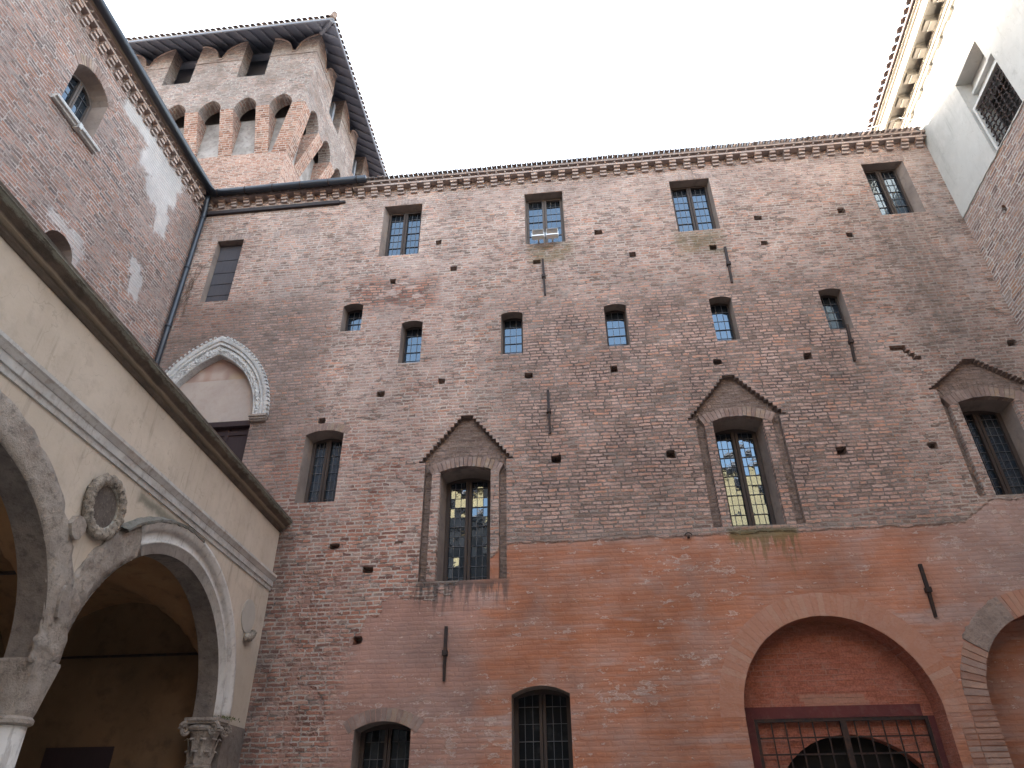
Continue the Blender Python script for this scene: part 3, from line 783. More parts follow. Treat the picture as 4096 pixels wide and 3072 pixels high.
ri_ = [(A2[0]+(A2[2]+.004)*cos(t0+(t1-t0)*k/n_), A2[1]+(A2[2]+.004)*sin(t0+(t1-t0)*k/n_)) for k in range(n_+1)]
ro_ = [(A2[0]+(A2[2]+.39+random.uniform(-.02, .02))*cos(t0+(t1-t0)*k/n_), A2[1]+(A2[2]+.39+random.uniform(-.02, .02))*sin(t0+(t1-t0)*k/n_)) for k in range(n_+1)]
v.prism(ri_+ro_[::-1], 0, .018); v.build('arch_repair', stone('rough_mortar_patch', (.35, .27, .23), (.26, .195, .165), (.15, .115, .10), .45, 2.2, 1.2), wing)
# inside the big arch: painted brick lunette, red band, grille in front of a dark opening
f = MB(XM)
gz = 2.94
lun = ell(3.93, 1.55, 1.28, 1.16, 0, pi, 20)
fill = [(BA[0]-BA[2]+.001, .02), (BA[0]+BA[2]-.001, .02)] + ell(BA[0], BA[1], BA[2]-.001, BA[2]-.001, 0, pi, 28)
hole = [(2.53, .3), (5.17, .3), (5.17, gz), (2.53, gz)]
hole_sheet(f, fill, [hole], -.42); reveal(f, hole, -.42, -.53)
back = [(2.531, .301), (5.169, .301), (5.169, gz-.001), (2.531, gz-.001)]
lun2 = [(3.93-1.28, .302)] + [(x, z) for x, z in lun[::-1]] + [(3.93+1.28, .302)]
lun2 = [(max(2.54, min(5.16, x)), z) for x, z in lun2]
hole_sheet(f, back, [lun2], -.53); reveal(f, lun2, -.53, -.75, back=False)
fo = f.build('lunette', MAT['arch_fill'], wing)
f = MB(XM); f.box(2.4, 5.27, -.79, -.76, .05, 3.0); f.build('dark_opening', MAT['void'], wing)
f = MB(XM)
f.box(BA[0]-BA[2]+.005, 5.10, -.419, -.412, gz, 3.11); f.box(2.36, 2.527, -.419, -.412, .05, gz); f.box(5.172, 5.262, -.419, -.412, .05, gz)
f.build('painted_band', MAT['red_paint'], wing)
f = MB(XM)
f.box(2.53, 5.17, -.46, -.42, gz-.05, gz); f.box(2.53, 2.58, -.46, -.42, .3, gz-.05); f.box(5.12, 5.17, -.46, -.42, .3, gz-.05)
f.box(3.84, 3.93, -.47, -.415, .3, gz-.05)
gr = f.build('grille', MAT['iron'], wing)
for z in [gz-.27-.23*k for k in range(11)]:
    b = MB(XM); b.box(2.58, 3.84, -.452, -.434, z-.011, z+.011); b.box(3.93, 5.12, -.452, -.434, z-.011, z+.011); b.build('grille_bar', MAT['iron'], gr)
for k in range(1, 12):
    x = 2.58+.211*k
    if 3.80 < x < 3.97: continue
    b = MB(XM); b.box(x-.010, x+.010, -.450, -.436, .3, gz-.05); b.build('grille_bar', MAT['iron'], gr)
# back of the second arch
f = MB(XM); hole_sheet(f, [(x, z) for x, z in arch_poly(A2[0], A2[1], A2[2]-.001, .02)], [], -.55)
f.build('niche_back', MAT['right_brick'] if False else MAT['main'], wing)

# portal: marble pointed archivolt, frescoed head, panel, imposts, door
def offset_arch(w, h, n=24):
    return pointed(PC, 8.86, 8.86, w, h, n)
def sweep_arch(mb, prof, w0, h0, n=26, wobble=0):
    """prof of (extra width, proud)"""
    rows = []
    for ex, pr in prof:
        pts = pointed(PC, 8.86, 8.86, w0+ex, h0+ex*1.38, n)
        rows.append([mb.pt(x+random.uniform(-wobble, wobble), pr+random.uniform(-wobble, wobble), z+random.uniform(-wobble, wobble)) for x, z in pts])
    for r0, r1 in zip(rows, rows[1:]):
        for k in range(len(r0)-1): mb.face((r0[k], r0[k+1], r1[k+1], r1[k]))
pm_ = MB(XM)
sweep_arch(pm_, [(0, -.16), (0, .03), (.02, .045), (.03, .03)], 1.10, 1.68)
sweep_arch(pm_, [(.165, .035), (.18, .075), (.20, .075), (.215, .055), (.235, .055), (.25, .09), (.285, .10), (.32, .10), (.34, .085), (.34, 0)], 1.10, 1.68)
po = pm_.build('portal', MAT['marble'], wing)
pm_ = MB(XM); sweep_arch(pm_, [(.03, .03), (.05, .035), (.08, .05), (.10, .055), (.13, .045), (.15, .04), (.165, .035)], 1.10, 1.68, 60, .016)
pm_.build('carved_frieze', MAT['marble'], po)
oa = pointed(PC, 8.86, 8.86, 1.10+.33, 1.68+.45, 26)
d = MB(XM); sweep_arch(d, [(.315, .06), (.35, .075), (.355, 0)], 1.10, 1.68)
for k in range(0, len(oa)-1):
    (x0, z0), (x1, z1) = oa[k], oa[k+1]
    if k in (25, 26): continue
    dx, dz = x1-x0, z1-z0; L_ = hypot(dx, dz); ux, uz = dx/L_, dz/L_; nx_, nz_ = uz, -ux
    if nx_*(x0-PC)+nz_*(z0-8.9) < 0: nx_, nz_ = -nx_, -nz_
    a0 = (x0+ux*L_*.1, z0+uz*L_*.1); a1 = (x0+ux*L_*.62, z0+uz*L_*.62)
    lo = [(a0[0], .03, a0[1]), (a1[0], .03, a1[1]), (a1[0]+nx_*.045, .03, a1[1]+nz_*.045), (a0[0]+nx_*.045, .03, a0[1]+nz_*.045)]
    d.hexa(lo, [(p, .12, q) for p, _, q in lo])
d.build('dentil_course', MAT['marble'], po)
t = MB(XM); hole_sheet(t, [(x, z) for x, z in pointed(PC, 8.84, 8.86, 1.098, 1.678, 12)], [], -.16); t.build('tympanum', MAT['tymp'], po)
t = MB(XM)
t.prism([(-8.96, 8.84), (-6.86, 8.84), (-6.83, 9.55), (-6.95, 9.95), (-8.8, 9.93), (-8.94, 9.5)], -.158, -.135)
t.build('panel', MAT['panel'], po)
for sx in (-1, 1):
    t = MB(XM); x = PC+sx*1.27
    t.box(x-.19, x+.19, -.15, .13, 8.815, 8.86); t.box(x-.175, x+.175, -.15, .10, 8.765, 8.815); t.box(x-.165, x+.165, -.15, .07, 8.73, 8.765)
    t.build('impost', MAT['worn'], po)
t = MB(XM)
t.box(PC-1.10, PC+1.10, -.30, -.02, 8.68, 8.80); t.box(PC-1.10, PC+1.10, -.22, -.14, 6.9, 8.68)
for x in (-8.9, -8.35, -7.86, -7.3, -6.82): t.box(x-.035, x+.035, -.14, -.11, 6.9, 8.68)
for z in (8.56, 7.85, 7.2): t.box(PC-1.1, PC+1.1, -.139, -.115, z-.05, z+.05)
t.build('door', MAT['door'], po)
# shutter
t = MB(XM); t.box(-8.72, -8.02, -.26, -.20, 12.14, 14.13)
z = 12.14
for h in (.33, .36, .36, .42, .48):
    t.box(-8.71, -8.03, -.198, -.185, z+.012, z+h-.012); z += h
t.build('shutter', MAT['shutter'], wing)
# iron anchors
for (x0, z0, x1, z1) in ((-.48, 12.62, -.46, 11.54), (3.65, 12.54, 3.63, 11.50), (5.70, 10.16, 5.62, 9.27), (-.49, 9.04, -.48, 8.04), (-2.40, 4.43, -2.40, 3.56), (5.58, 5.17, 5.56, 4.31)):
    t = MB(XM); w = .026
    xm, zm = (x0+x1)/2, (z0+z1)/2
    t.hexa([(x0-w, .005, z0), (x0+w, .005, z0), (x0+w, .05, z0), (x0-w, .05, z0)], [(xm-w, .02, zm), (xm+w, .02, zm), (xm+w, .07, zm), (xm-w, .07, zm)])
    t.hexa([(xm-w, .02, zm), (xm+w, .02, zm), (xm+w, .07, zm), (xm-w, .07, zm)], [(x1-w*.8, .005, z1), (x1+w*.8, .005, z1), (x1+w*.8, .045, z1), (x1-w*.8, .045, z1)])
    t.box(xm-.042, xm+.042, 0, .095, zm-.04, zm+.04)
    t.build('iron_anchor', MAT['iron'], wing)
t = MB(XM); t.tube([(1.88+.06*cos(q), .04, 5.84+.05*sin(q)) for q in [pi*.05*k for k in range(21)]], .010, 6); t.box(1.86, 1.90, 0, .05, 5.80, 5.84)
t.build('iron_ring', MAT['iron'], wing)
# cornice: corbels, fascia, dogtooth, top course; a little higher on the left
t = MB(XM)
def cornice_run(t, x0, x1, dz):
    t.box(x0, x1, 0, .165, 15.455+dz, 15.515+dz); t.box(x0, x1, 0, .205, 15.575+dz, 15.62+dz); t.box(x0, x1, 0, .09, 15.515+dz, 15.575+dz)
    x = x0
    while x < x1-.1:
        w = .115
        t.hexa([(x, .08, 15.516+dz), (x+w, .08, 15.516+dz), (x+w/2+.012, .19, 15.516+dz), (x+w/2-.012, .19, 15.516+dz)], [(x, .08, 15.574+dz), (x+w, .08, 15.574+dz), (x+w/2+.012, .19, 15.574+dz), (x+w/2-.012, .19, 15.574+dz)])
        x += .23
cornice_run(t, -5.30, 8.93, 0); cornice_run(t, -9.42, -5.302, .07)
cor = t.build('cornice', MAT['corbel'], wing)
def corbel_mesh(xf, w, steps, name):
    b = MB(xf)
    for (b1, c0, c1) in steps: 
        b.box(-w/2, w/2, 0, b1, c0, c1)
    return b
x = -9.22; k = 0
while x < 8.9:
    dz = .07 if x < -5.3 else 0
    b = MB(XM); w = .155+random.uniform(-.01, .01); e = lambda: random.uniform(-.008, .008)
    b.box(x-w/2+e(), x+w/2+e(), -.02, .055+e(), 15.235+dz, 15.30+dz); b.box(x-w/2+e(), x+w/2+e(), -.02, .10+e(), 15.308+dz, 15.372+dz); b.box(x-w/2+e(), x+w/2+e(), -.02, .145+e(), 15.38+dz, 15.454+dz)
    b.build('corbel', MAT['corbel'], cor)
    x += .345
# tiles and roof
def tile_row(mb, a0, a1, pitch, r, b_out, z, length, drop, up_=False, n=6):
    k = int((a1-a0)/pitch)
    for i in range(k):
        a = a0+pitch*(i+.5); bo = b_out+random.uniform(-.008, .008); zz = z+random.uniform(-.004, .004); th = .018
        for (bb, cc) in (((bo, zz), (bo-length, zz+drop)),):
            A = []; B = []; A2_ = []; B2_ = []
            for q in range(n+1):
                t_ = pi*q/n; sgn = -1 if up_ else 1
                A.append(mb.pt(a+r*cos(t_), bb[0], bb[1]+sgn*r*sin(t_)*.8)); B.append(mb.pt(a+r*cos(t_), cc[0], cc[1]+sgn*r*sin(t_)*.8))
                A2_.append(mb.pt(a+(r-th)*cos(t_), bb[0], bb[1]+sgn*(r-th)*sin(t_)*.8)); B2_.append(mb.pt(a+(r-th)*cos(t_), cc[0], cc[1]+sgn*(r-th)*sin(t_)*.8))
            for q in range(n):
                mb.face((A[q], A[q+1], B[q+1], B[q])); mb.face((A2_[q], B2_[q], B2_[q+1], A2_[q+1])); mb.face((A[q], A2_[q], A2_[q+1], A[q+1]))
t = MB(XM)
t.hexa([(-9.4, -.25, 15.625), (9.0, -.25, 15.625), (9.0, .21, 15.625), (-9.4, .21, 15.625)], [(-9.4, -6.5, 16.7), (9.0, -6.5, 16.7), (9.0, .21, 15.64), (-9.4, .21, 15.64)])
t.hexa([(-8.0, -6.5, 15.0), (9.0, -6.5, 15.0), (9.0, -13, 15.0), (-8.0, -13, 15.0)], [(-8.0, -6.5, 16.7), (9.0, -6.5, 16.7), (9.0, -13, 15.6), (-8.0, -13, 15.6)])
t.box(-7.9, 9.0, -13, -.96, 0, 15.0)
tile_row(t, -5.0, 8.95, .128, .06, .275, 15.705, .8, .22, True)
t.build('roof', MAT['tile'], wing)
# gutter, downpipe, beam
t = MB(XM)
t.tube([(-9.25, .30, 15.60), (-7, .30, 15.61), (-4.93, .30, 15.62)], .095, 14)
gu = t.build('gutter', MAT['gutter'], wing, True)
for k in range(6):
    t = MB(XM); x = -8.9+.75*k; t.tube([(x-.012, .30, 15.602), (x+.012, .30, 15.602)], .103, 14); t.box(x-.012, x+.012, .02, .23, 15.655, 15.67); t.build('gutter_strap', MAT['iron'], gu)
t = MB(XM); t.tube([(-9.16, .27, 15.55), (-9.18, .25, 15.36), (-9.24, .13, 15.12), (-9.25, .11, 14.9), (-9.25, .10, 12), (-9.24, .10, 6.4)], .062, 12)
for z in (14.9, 13.2, 11.4, 9.6): t.tube([(-9.25, .105, z-.03), (-9.25, .105, z+.03)], .072, 12)
t.build('downpipe', MAT['gutter'], wing, True)
t = MB(XM); t.box(-9.37, -5.65, 0, .075, 15.07, 15.175); t.box(-5.65, -5.5, 0, .05, 15.10, 15.16); t.build('timber_beam', MAT['wood_beam'], wing)

# ================================================================== floodlights on the sill
def floodlight(x, lab):
    th = thing('floodlight', lab, 'floodlight', (x, -.16, 13.15), 'floodlights on the window sill')
    ax = radians(38)
    def xf(a, b, c):      # b = forwards, tipped down; c = up
        return (x+a, -.20 - b*cos(ax) - c*sin(ax)*.9, 13.27 - b*sin(ax) + c*cos(ax))
    w, h = .135, .10
    q = MB(xf); q.hexa([(-w*.7, -.09, -h*.7), (w*.7, -.09, -h*.7), (w*.7, -.09, h*.7), (-w*.7, -.09, h*.7)], [(-w, .0, -h), (w, .0, -h), (w, .0, h), (-w, .0, h)])
    q.ring([(-w, -h), (w, -h), (w, h), (-w, h)], [(-w+.014, -h+.014), (w-.014, -h+.014), (w-.014, h-.014), (-w+.014, h-.014)], -.001, .035)
    q.build('housing', MAT['silver'], th)
    q = MB(xf); i, d_ = .119, .087
    c_ = [q.pt(-i, .03, -d_), q.pt(i, .03, -d_), q.pt(i, .03, d_), q.pt(-i, .03, d_)]
    m_ = [q.pt(-i*.12, .004, -d_*.1), q.pt(i*.12, .004, -d_*.1), q.pt(i*.12, .004, d_*.1), q.pt(-i*.12, .004, d_*.1)]
    for k in range(4): q.face((c_[k], c_[(k+1) % 4], m_[(k+1) % 4], m_[k]))
    q.face(m_); q.build('reflector', MAT['reflector'], th)
    q = MB(XM); q.box(x-w-.005, x+w+.005, .16, .30, 13.115, 13.14); q.box(x-.02, x+.02, -.2, .17, 13.150, 13.165); q.box(x-w-.012, x-w-.002, .17, .22, 13.14, 13.29); q.box(x+w+.002, x+w+.012, .17, .22, 13.14, 13.29)
    q.build('bracket', MAT['silver'], th)
floodlight(-.555, 'silver floodlight under the upper leaded window, the left of the pair')
floodlight(-.225, 'silver floodlight under the upper leaded window, the right of the pair')

# dry creeper by the downpipe
cr2 = thing('dry_creeper', 'leafless dry creeper clinging beside the dark downpipe', 'plant', (-9.1, -.02, 12.0))
for k in range(9):
    t = MB(XM); x = -9.12+random.uniform(-.05, .12); z = 11.7+.12*k; pth = []
    for q in range(9):
        pth.append((x, .02+random.uniform(0, .05), z)); z += random.uniform(.04, .14); x += random.uniform(-.05, .06)
    t.tube(pth, .006, 5); t.build('stem', MAT['twig'], cr2)

# ================================================================== tower
TWX0, TWX1, TWY0, TWY1 = -17.5, -8.80, 2.10, 10.8
tower = thing('brick_tower', 'square brick tower with swallowtail battlements under a wide tiled roof', 'tower', (-13.2, 6.4, 0))
t = MB(); t.box(TWX0, TWX1, TWY0, TWY1, 0, 20.22); t.build('shaft', MAT['tower_orange'], tower)
t = MB(); t.box(TWX0+.002, TWX1-.002, TWY0+.002, TWY1-.002, 20.22, 21.95); t.build('inner_wall', MAT['tower_plaster'], tower)
t = MB(); t.box(TWX0+.25, TWX1-.25, TWY0+.25, TWY1-.25, 21.95, 23.5); t.build('machicolation_shade_box', stucco('tower_slot_shade', (.14, .12, .115), (.10, .088, .084)), tower)  # dark-coloured box gives the shade in the holes above the slots
OV = .60
XF_ = lambda a, b, c: (a, TWY0-b, c)                 # front face
XS_ = lambda a, b, c: (TWX1+b, a, c)                 # right face
Lw = TWX1-TWX0
fr_c = [-9.03-1.245*k for k in range(8)]; sd_c = [2.38+1.245*k for k in range(7)]
for xf, cs in ((XF_, fr_c), (XS_, sd_c)):
    lo, hi = min(cs)-.62, max(cs)+.62
    pts = []
    for c in sorted(cs):
        head = pointed(c, 21.84, 21.84, .39, .56, 6)
        pts += [(c-.39, 21.84)] if False else [] 
        pts += head[::-1]
    if xf is XF_: bot = [(TWX0-OV, 21.84)] + pts + [(TWX1+OV, 21.84)]
    else: bot = [(TWY0-OV+.45, 21.84)] + pts + [(TWY1+OV, 21.84)]
    poly = bot + [(bot[-1][0], 23.60), (bot[0][0], 23.60)]
    m_ = MB(xf); hole_sheet(m_, poly, [], OV); hole_sheet(m_, poly, [], OV-.45)
    n_ = len(poly)
    for k in range(n_):
        (a0, c0), (a1, c1) = poly[k], poly[(k+1) % n_]
        m_.quad((a0, OV, c0), (a1, OV, c1), (a1, OV-.45, c1), (a0, OV-.45, c0))
    m_.build('parapet', MAT['tower'], tower)
    cs_ = sorted(cs)
    for p, q in zip(cs_, cs_[1:]):
        b = MB(xf); a0, a1 = p+.39, q-.39
        b.hexa([(a0, -.02, 20.21), (a1, -.02, 20.21), (a1, .01, 20.21), (a0, .01, 20.21)], [(a0, -.02, 21.839), (a1, -.02, 21.839), (a1, OV+.015, 21.839), (a0, OV+.015, 21.839)])
        b.build('buttress', MAT['tower_orange'], tower)
b = MB()
lo = [(-9.30, 2.60, 20.21), (TWX1+.01, 2.60, 20.21), (TWX1+.01, TWY0-.01, 20.21), (-9.30, TWY0-.01, 20.21)]
hi = [(-8.64, 1.99, 21.839), (TWX1+OV+.015, 1.99, 21.839), (TWX1+OV+.015, TWY0-OV-.015, 21.839), (-8.64, TWY0-OV-.015, 21.839)]
b.hexa(lo, hi); b.build('corner_buttress', MAT['tower_orange'], tower)
for xf, n_, a_start, sg in ((XF_, 4, TWX1+OV, -1), (XS_, 3, TWY0-OV, 1)):
    for k in range(n_):
        if xf is XS_ and k == 0: pass
        a0 = a_start+sg*2.75*k; a1 = a0+sg*1.72; l, r = min(a0, a1), max(a0, a1); c = (l+r)/2
        top = []
        for q in range(9):                    # swallowtail: two quarter curves meeting in a notch
            u = q/8; top.append((l+(c-.07-l)*u, 24.80+.90*sqrt(max(0, 1-(u)**1.75))))
        tail = top + [(2*c-x, z) for x, z in top[::-1]]
        poly = [(l, 23.60), (r, 23.60)] + [(r, 24.66)] + tail[::-1] + [(l, 24.66)]
        b0, b1 = OV-.45, OV
        if xf is XS_ and k == 0: b1 = OV-.002; poly = [(max(x, l+.45), z) if x < l+.45 else (x, z) for x, z in poly]; poly = [p for i, p in enumerate(poly) if i == 0 or p[0] != poly[i-1][0] or p[1] == poly[i-1][1] or p[0] > l+.451 or z]
        mm = MB(xf); hole_sheet(mm, poly, [], b1); hole_sheet(mm, poly, [], b0)
        for i in range(len(poly)):
            (p0, q0), (p1, q1) = poly[i], poly[(i+1) % len(poly)]
            mm.quad((p0, b1, q0), (p1, b1, q1), (p1, b0, q1), (p0, b0, q0))
        st_l = l if not (xf is XS_ and k == 0) else l+.46
        mm.box(st_l-.02, r+.02, b0-.02, b1+.022, 24.64, 24.68)
        mo = mm.build('merlon', MAT['tower'], tower)
        cp_ = MB(xf)
        pr = [p for p in tail if p[0] >= st_l-.001]
        for (p0, q0), (p1, q1) in zip(pr, pr[1:]):
            cp_.hexa([(p0, b0-.04, q0), (p1, b0-.04, q1), (p1, b1+.04, q1), (p0, b1+.04, q0)], [(p0, b0-.04, q0+.035), (p1, b0-.04, q1+.035), (p1, b1+.04, q1+.035), (p0, b1+.04, q0+.035)])
        cp_.build('coping', MAT['corbel'], mo)
# roof
EV = 1.37; ez = 25.24; sl = .78
x0, x1, y0, y1 = TWX0-EV, TWX1+EV, TWY0-EV, TWY1+EV
cxr, cyr = (x0+x1)/2, (y0+y1)/2; zr = ez+sl*(cyr-y0)
t = MB(); t.cur = 0
cs = [(x0, y0), (x1, y0), (x1, y1), (x0, y1)]
for k in range(4):
    p, q = cs[k], cs[(k+1) % 4]
    t.face([t.pt(p[0], p[1], ez), t.pt(q[0], q[1], ez), t.pt(cxr, cyr, zr)])
t.cur = 1
for k in range(4):
    p, q = cs[k], cs[(k+1) % 4]
    t.face([t.pt(p[0], p[1], ez+.10), t.pt(q[0], q[1], ez+.10), t.pt(cxr, cyr, zr+.10)])
    t.face([t.pt(p[0], p[1], ez), t.pt(q[0], q[1], ez), t.pt(q[0], q[1], ez+.10), t.pt(p[0], p[1], ez+.10)])
tw = MB(lambda a, b, c: (a, y0-b, c)); tw.cur = 1
tile_row(tw, x0, x1, .21, .085, .06, ez+.11, .35, .25)
ts = MB(lambda a, b, c: (x1+b, a, c)); tile_row(ts, y0, y1, .21, .085, .06, ez+.11, .35, .25)
for src in (tw, ts):
    k = len(t.v); t.v += src.v; t.f += [tuple(i+k for i in f) for f in src.f]; t.mi += [1]*len(src.f)
rf = t.build('roof', [MAT['soffit'], MAT['tile']], tower)
k = 0
for a in [x0+.3+.42*i for i in range(27)]:
    if a > x1-.2: continue
    L_ = min(2.2, max(.3, abs(x1-a)), max(.3, abs(a-x0)))
    b = MB(); w = .045
    b.hexa([(a-w, y0+.02, ez-.055), (a+w, y0+.02, ez-.055), (a+w, y0+L_, ez-.055+sl*(L_-.02)), (a-w, y0+L_, ez-.055+sl*(L_-.02))], [(a-w, y0+.02, ez-.002), (a+w, y0+.02, ez-.002), (a+w, y0+L_, ez-.002+sl*(L_-.02)), (a-w, y0+L_, ez-.002+sl*(L_-.02))])
    b.build('rafter', MAT['rafter'], rf)
for a in [y0+.3+.42*i for i in range(27)]:
    if a > y1-.2: continue
    L_ = min(2.2, max(.3, abs(y1-a)), max(.3, abs(a-y0)))
    b = MB(); w = .045
    b.hexa([(x1-.02, a-w, ez-.055), (x1-.02, a+w, ez-.055), (x1-L_, a+w, ez-.055+sl*(L_-.02)), (x1-L_, a-w, ez-.055+sl*(L_-.02))], [(x1-.02, a-w, ez-.002), (x1-.02, a+w, ez-.002), (x1-L_, a+w, ez-.002+sl*(L_-.02)), (x1-L_, a-w, ez-.002+sl*(L_-.02))])
    b.build('rafter', MAT['rafter'], rf)
b = MB(); b.tube([(x1-.02, y0+.02, ez-.06), (x1-2.2, y0+2.2, ez-.06+sl*2.2)], .08, 6); b.build('hip_rafter', MAT['rafter'], rf)
b = MB(); b.tube([(x1+.08, y0-.08, ez+.12), (cxr, cyr, zr+.16)], .11, 8); b.build('hip_tile', MAT['tile'], rf)
b = MB(); b.box(x0, x1, y0-.015, y0+.03, ez-.05, ez+.02); b.box(x1-.03, x1+.015, y0+.031, y1, ez-.05, ez+.02); b.build('eave_board', MAT['rafter'], rf)
for (px, py) in ((TWX1+OV-.3, 4.0), (TWX1+OV-.3, 6.75), (TWX1+OV-.3, 9.5)):
    b = MB(); b.box(px-.07, px+.07, py-.07, py+.07, 23.3, 25.2); b.build('roof_post', MAT['rafter'], rf)
b = MB(); b.box(TWX0-OV, TWX1+OV, TWY0-OV+.55, TWY0-OV+.75, 25.72, 25.86); b.build('wall_plate', MAT['rafter'], rf)
b = MB(); b.box(TWX0+.35, TWX1-.35, TWY0+.35, TWY1-.35, 23.5, 26.3); b.build('crenel_void_fill', MAT['soffit'], tower)  # added box, coloured for the dark void behind the crenels

# ================================================================== tall house on the left
tall = thing('tall_brick_house', 'tall brick house on the left with one arched window and patches of pale plaster', 'house', (-9.37, -6, 0))
T = MB(XT)
tw1 = seg_poly(3.84, 4.82, 13.16, 14.36, .26, 10)
tw2 = seg_poly(3.10, 3.88, 9.6, 10.60, .389, 12)
tw1i = [(x-.12 if x < 4.3 else x-.01, z) for x, z in tw1]
tw1i = [(4.33+(x-4.33)*.86, 13.16+(z-13.16)*.93) for x, z in tw1]
tw2i = [(3.49+(x-3.49)*.8, 9.6+(z-9.6)*.93) for x, z in tw2]
hole_sheet(T, [(0.001, 6.0), (15, 6.0), (15, 15.7), (0.001, 15.7)], [tw1, tw2], 0)
T.cur = 1
reveal(T, tw1, 0, -.34, tw1i); reveal(T, tw2, 0, -.55, tw2i)
T.cur = 0
T.quad((0.001, 0, 0), (15, 0, 0), (15, 0, 6.0), (0.001, 0, 6.0))
T.quad((15, 0, 0), (15, -9, 0), (15, -9, 15.7), (15, 0, 15.7)); T.quad((15, -9, 0), (0, -9, 0), (0, -9, 15.7), (15, -9, 15.7))
T.build('wall', [MAT['tall'], MAT['reveal']], tall)
make_window(tall, XT, 3.91, 4.75, 13.16, 14.27, .25, .34, True, 2, 5, .05, .004, 'frame_light', .10)
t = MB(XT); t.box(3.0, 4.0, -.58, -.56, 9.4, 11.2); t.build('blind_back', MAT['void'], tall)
t = MB(XT); t.extrude_a([(-.2, 13.06), (.07, 13.06), (.085, 13.09), (.13, 13.10), (.14, 13.13), (.14, 13.155), (-.2, 13.155)], 3.70, 5.0); t.box(4.28, 4.36, .02, .16, 13.02, 13.15)
t.build('window_sill', MAT['marble'], tall)
v = MB(XT); w_ = .49; R = (w_*w_+.26*.26)/.52; voussoirs(v, 4.33, 14.36+.26-R, R+.004, R+.22, pi/2-1.02, pi/2+1.02, 19, 0, .008); v.build('window_arch', MAT['vouss'], tall)
t = MB(XT)
t.box(0.14, 14.6, 0, .135, 15.40, 15.46); t.box(0.14, 14.6, 0, .18, 15.52, 15.60); t.box(.14, 14.6, 0, .07, 15.46, 15.52)
x = .16
while x < 9:
    t.hexa([(x, .06, 15.461), (x+.12, .06, 15.461), (x+.07, .17, 15.461), (x+.05, .17, 15.461)], [(x, .06, 15.519), (x+.12, .06, 15.519), (x+.07, .17, 15.519), (x+.05, .17, 15.519)]); x += .2
co = t.build('cornice', MAT['corbel'], tall)
s = .20
while s < 9.2:
    b = MB(XT); w = .15; e = lambda: random.uniform(-.008, .008)
    b.box(s-w/2+e(), s+w/2+e(), -.02, .05+e(), 15.165, 15.23); b.box(s-w/2+e(), s+w/2+e(), -.02, .09+e(), 15.24, 15.31); b.box(s-w/2+e(), s+w/2+e(), -.02, .125+e(), 15.32, 15.399)
    b.build('corbel', MAT['corbel'], co); s += .292
t = MB(XT)
t.tube([(.32, .30, 15.62), (6, .30, 15.66), (14.5, .30, 15.7)], .10, 14); t.build('gutter', MAT['gutter'], tall, True)
t = MB(XT)
t.hexa([(0.3, .24, 15.66), (14.8, .24, 15.66), (14.8, -4.5, 17.6), (.3, -4.5, 17.6)], [(0.3, .24, 15.70), (14.8, .24, 15.70), (14.8, -4.5, 17.75), (.3, -4.5, 17.75)])
t.hexa([(0.3, -4.5, 17.6), (14.8, -4.5, 17.6), (14.8, -9.3, 15.6), (.3, -9.3, 15.6)], [(0.3, -4.5, 17.75), (14.8, -4.5, 17.75), (14.8, -9.3, 15.7), (.3, -9.3, 15.7)])
t.build('roof', MAT['tile'], tall)
t = MB(XT); t.tube([(.42, .10, 10.2), (.42, .10, 9.0)], .03, 8); t.build('wall_conduit', MAT['gutter'], tall)

# ================================================================== loggia
log = thing('arcaded_loggia', 'cream plastered arcade with round marble arches, columns and a dark mossy cornice', 'loggia', (-7.5, -6, 0))
ARC = [(3.26, 1.94), (7.46, 1.94), (11.66, 1.94)]; AZ = 2.95; AB = 1.71; TH = .28
def bay_hole(c, a): return [(c+a, -.02)] + ell(c, AZ, a, AB, 0, pi, 36) + [(c-a, -.02)]
hl = [bay_hole(c, a) for c, a in ARC]
L = MB(XL)
poly = [(0.001, AZ-.03), (ARC[0][0]-ARC[0][1], AZ-.03)]
for c, a in ARC:
    poly += ell(c, AZ, a, AB, pi, 0, 36)
poly += [(14.5, AZ), (14.5, 6.32), (0.001, 6.32)]
hole_sheet(L, poly, [], 0); hole_sheet(L, poly, [], -TH)
L.quad((0.001, 0, AZ-.03), (ARC[0][0]-ARC[0][1], 0, AZ-.03), (ARC[0][0]-ARC[0][1], -TH, AZ-.03), (0.001, -TH, AZ-.03))
for (c0, a0), (c1, a1_) in zip(ARC, ARC[1:]): L.quad((c0+a0, 0, AZ), (c1-a1_, 0, AZ), (c1-a1_, -TH, AZ), (c0+a0, -TH, AZ))
L.quad((0.001, 0, 6.32), (14.5, 0, 6.32), (14.5, -TH, 6.32), (0.001, -TH, 6.32)); L.quad((14.5, 0, 0), (14.5, -TH, 0), (14.5, -TH, 6.32), (14.5, 0, 6.32))
L.build('front_wall', MAT['cream'], log)
# soffits of the arches (worn stone)
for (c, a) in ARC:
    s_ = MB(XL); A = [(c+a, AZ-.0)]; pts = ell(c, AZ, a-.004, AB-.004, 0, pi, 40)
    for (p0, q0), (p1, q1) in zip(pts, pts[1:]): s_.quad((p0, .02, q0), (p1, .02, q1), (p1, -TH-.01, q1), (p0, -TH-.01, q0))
    s_.build('arch_soffit', MAT['inner'] if False else MAT['pier'], log)
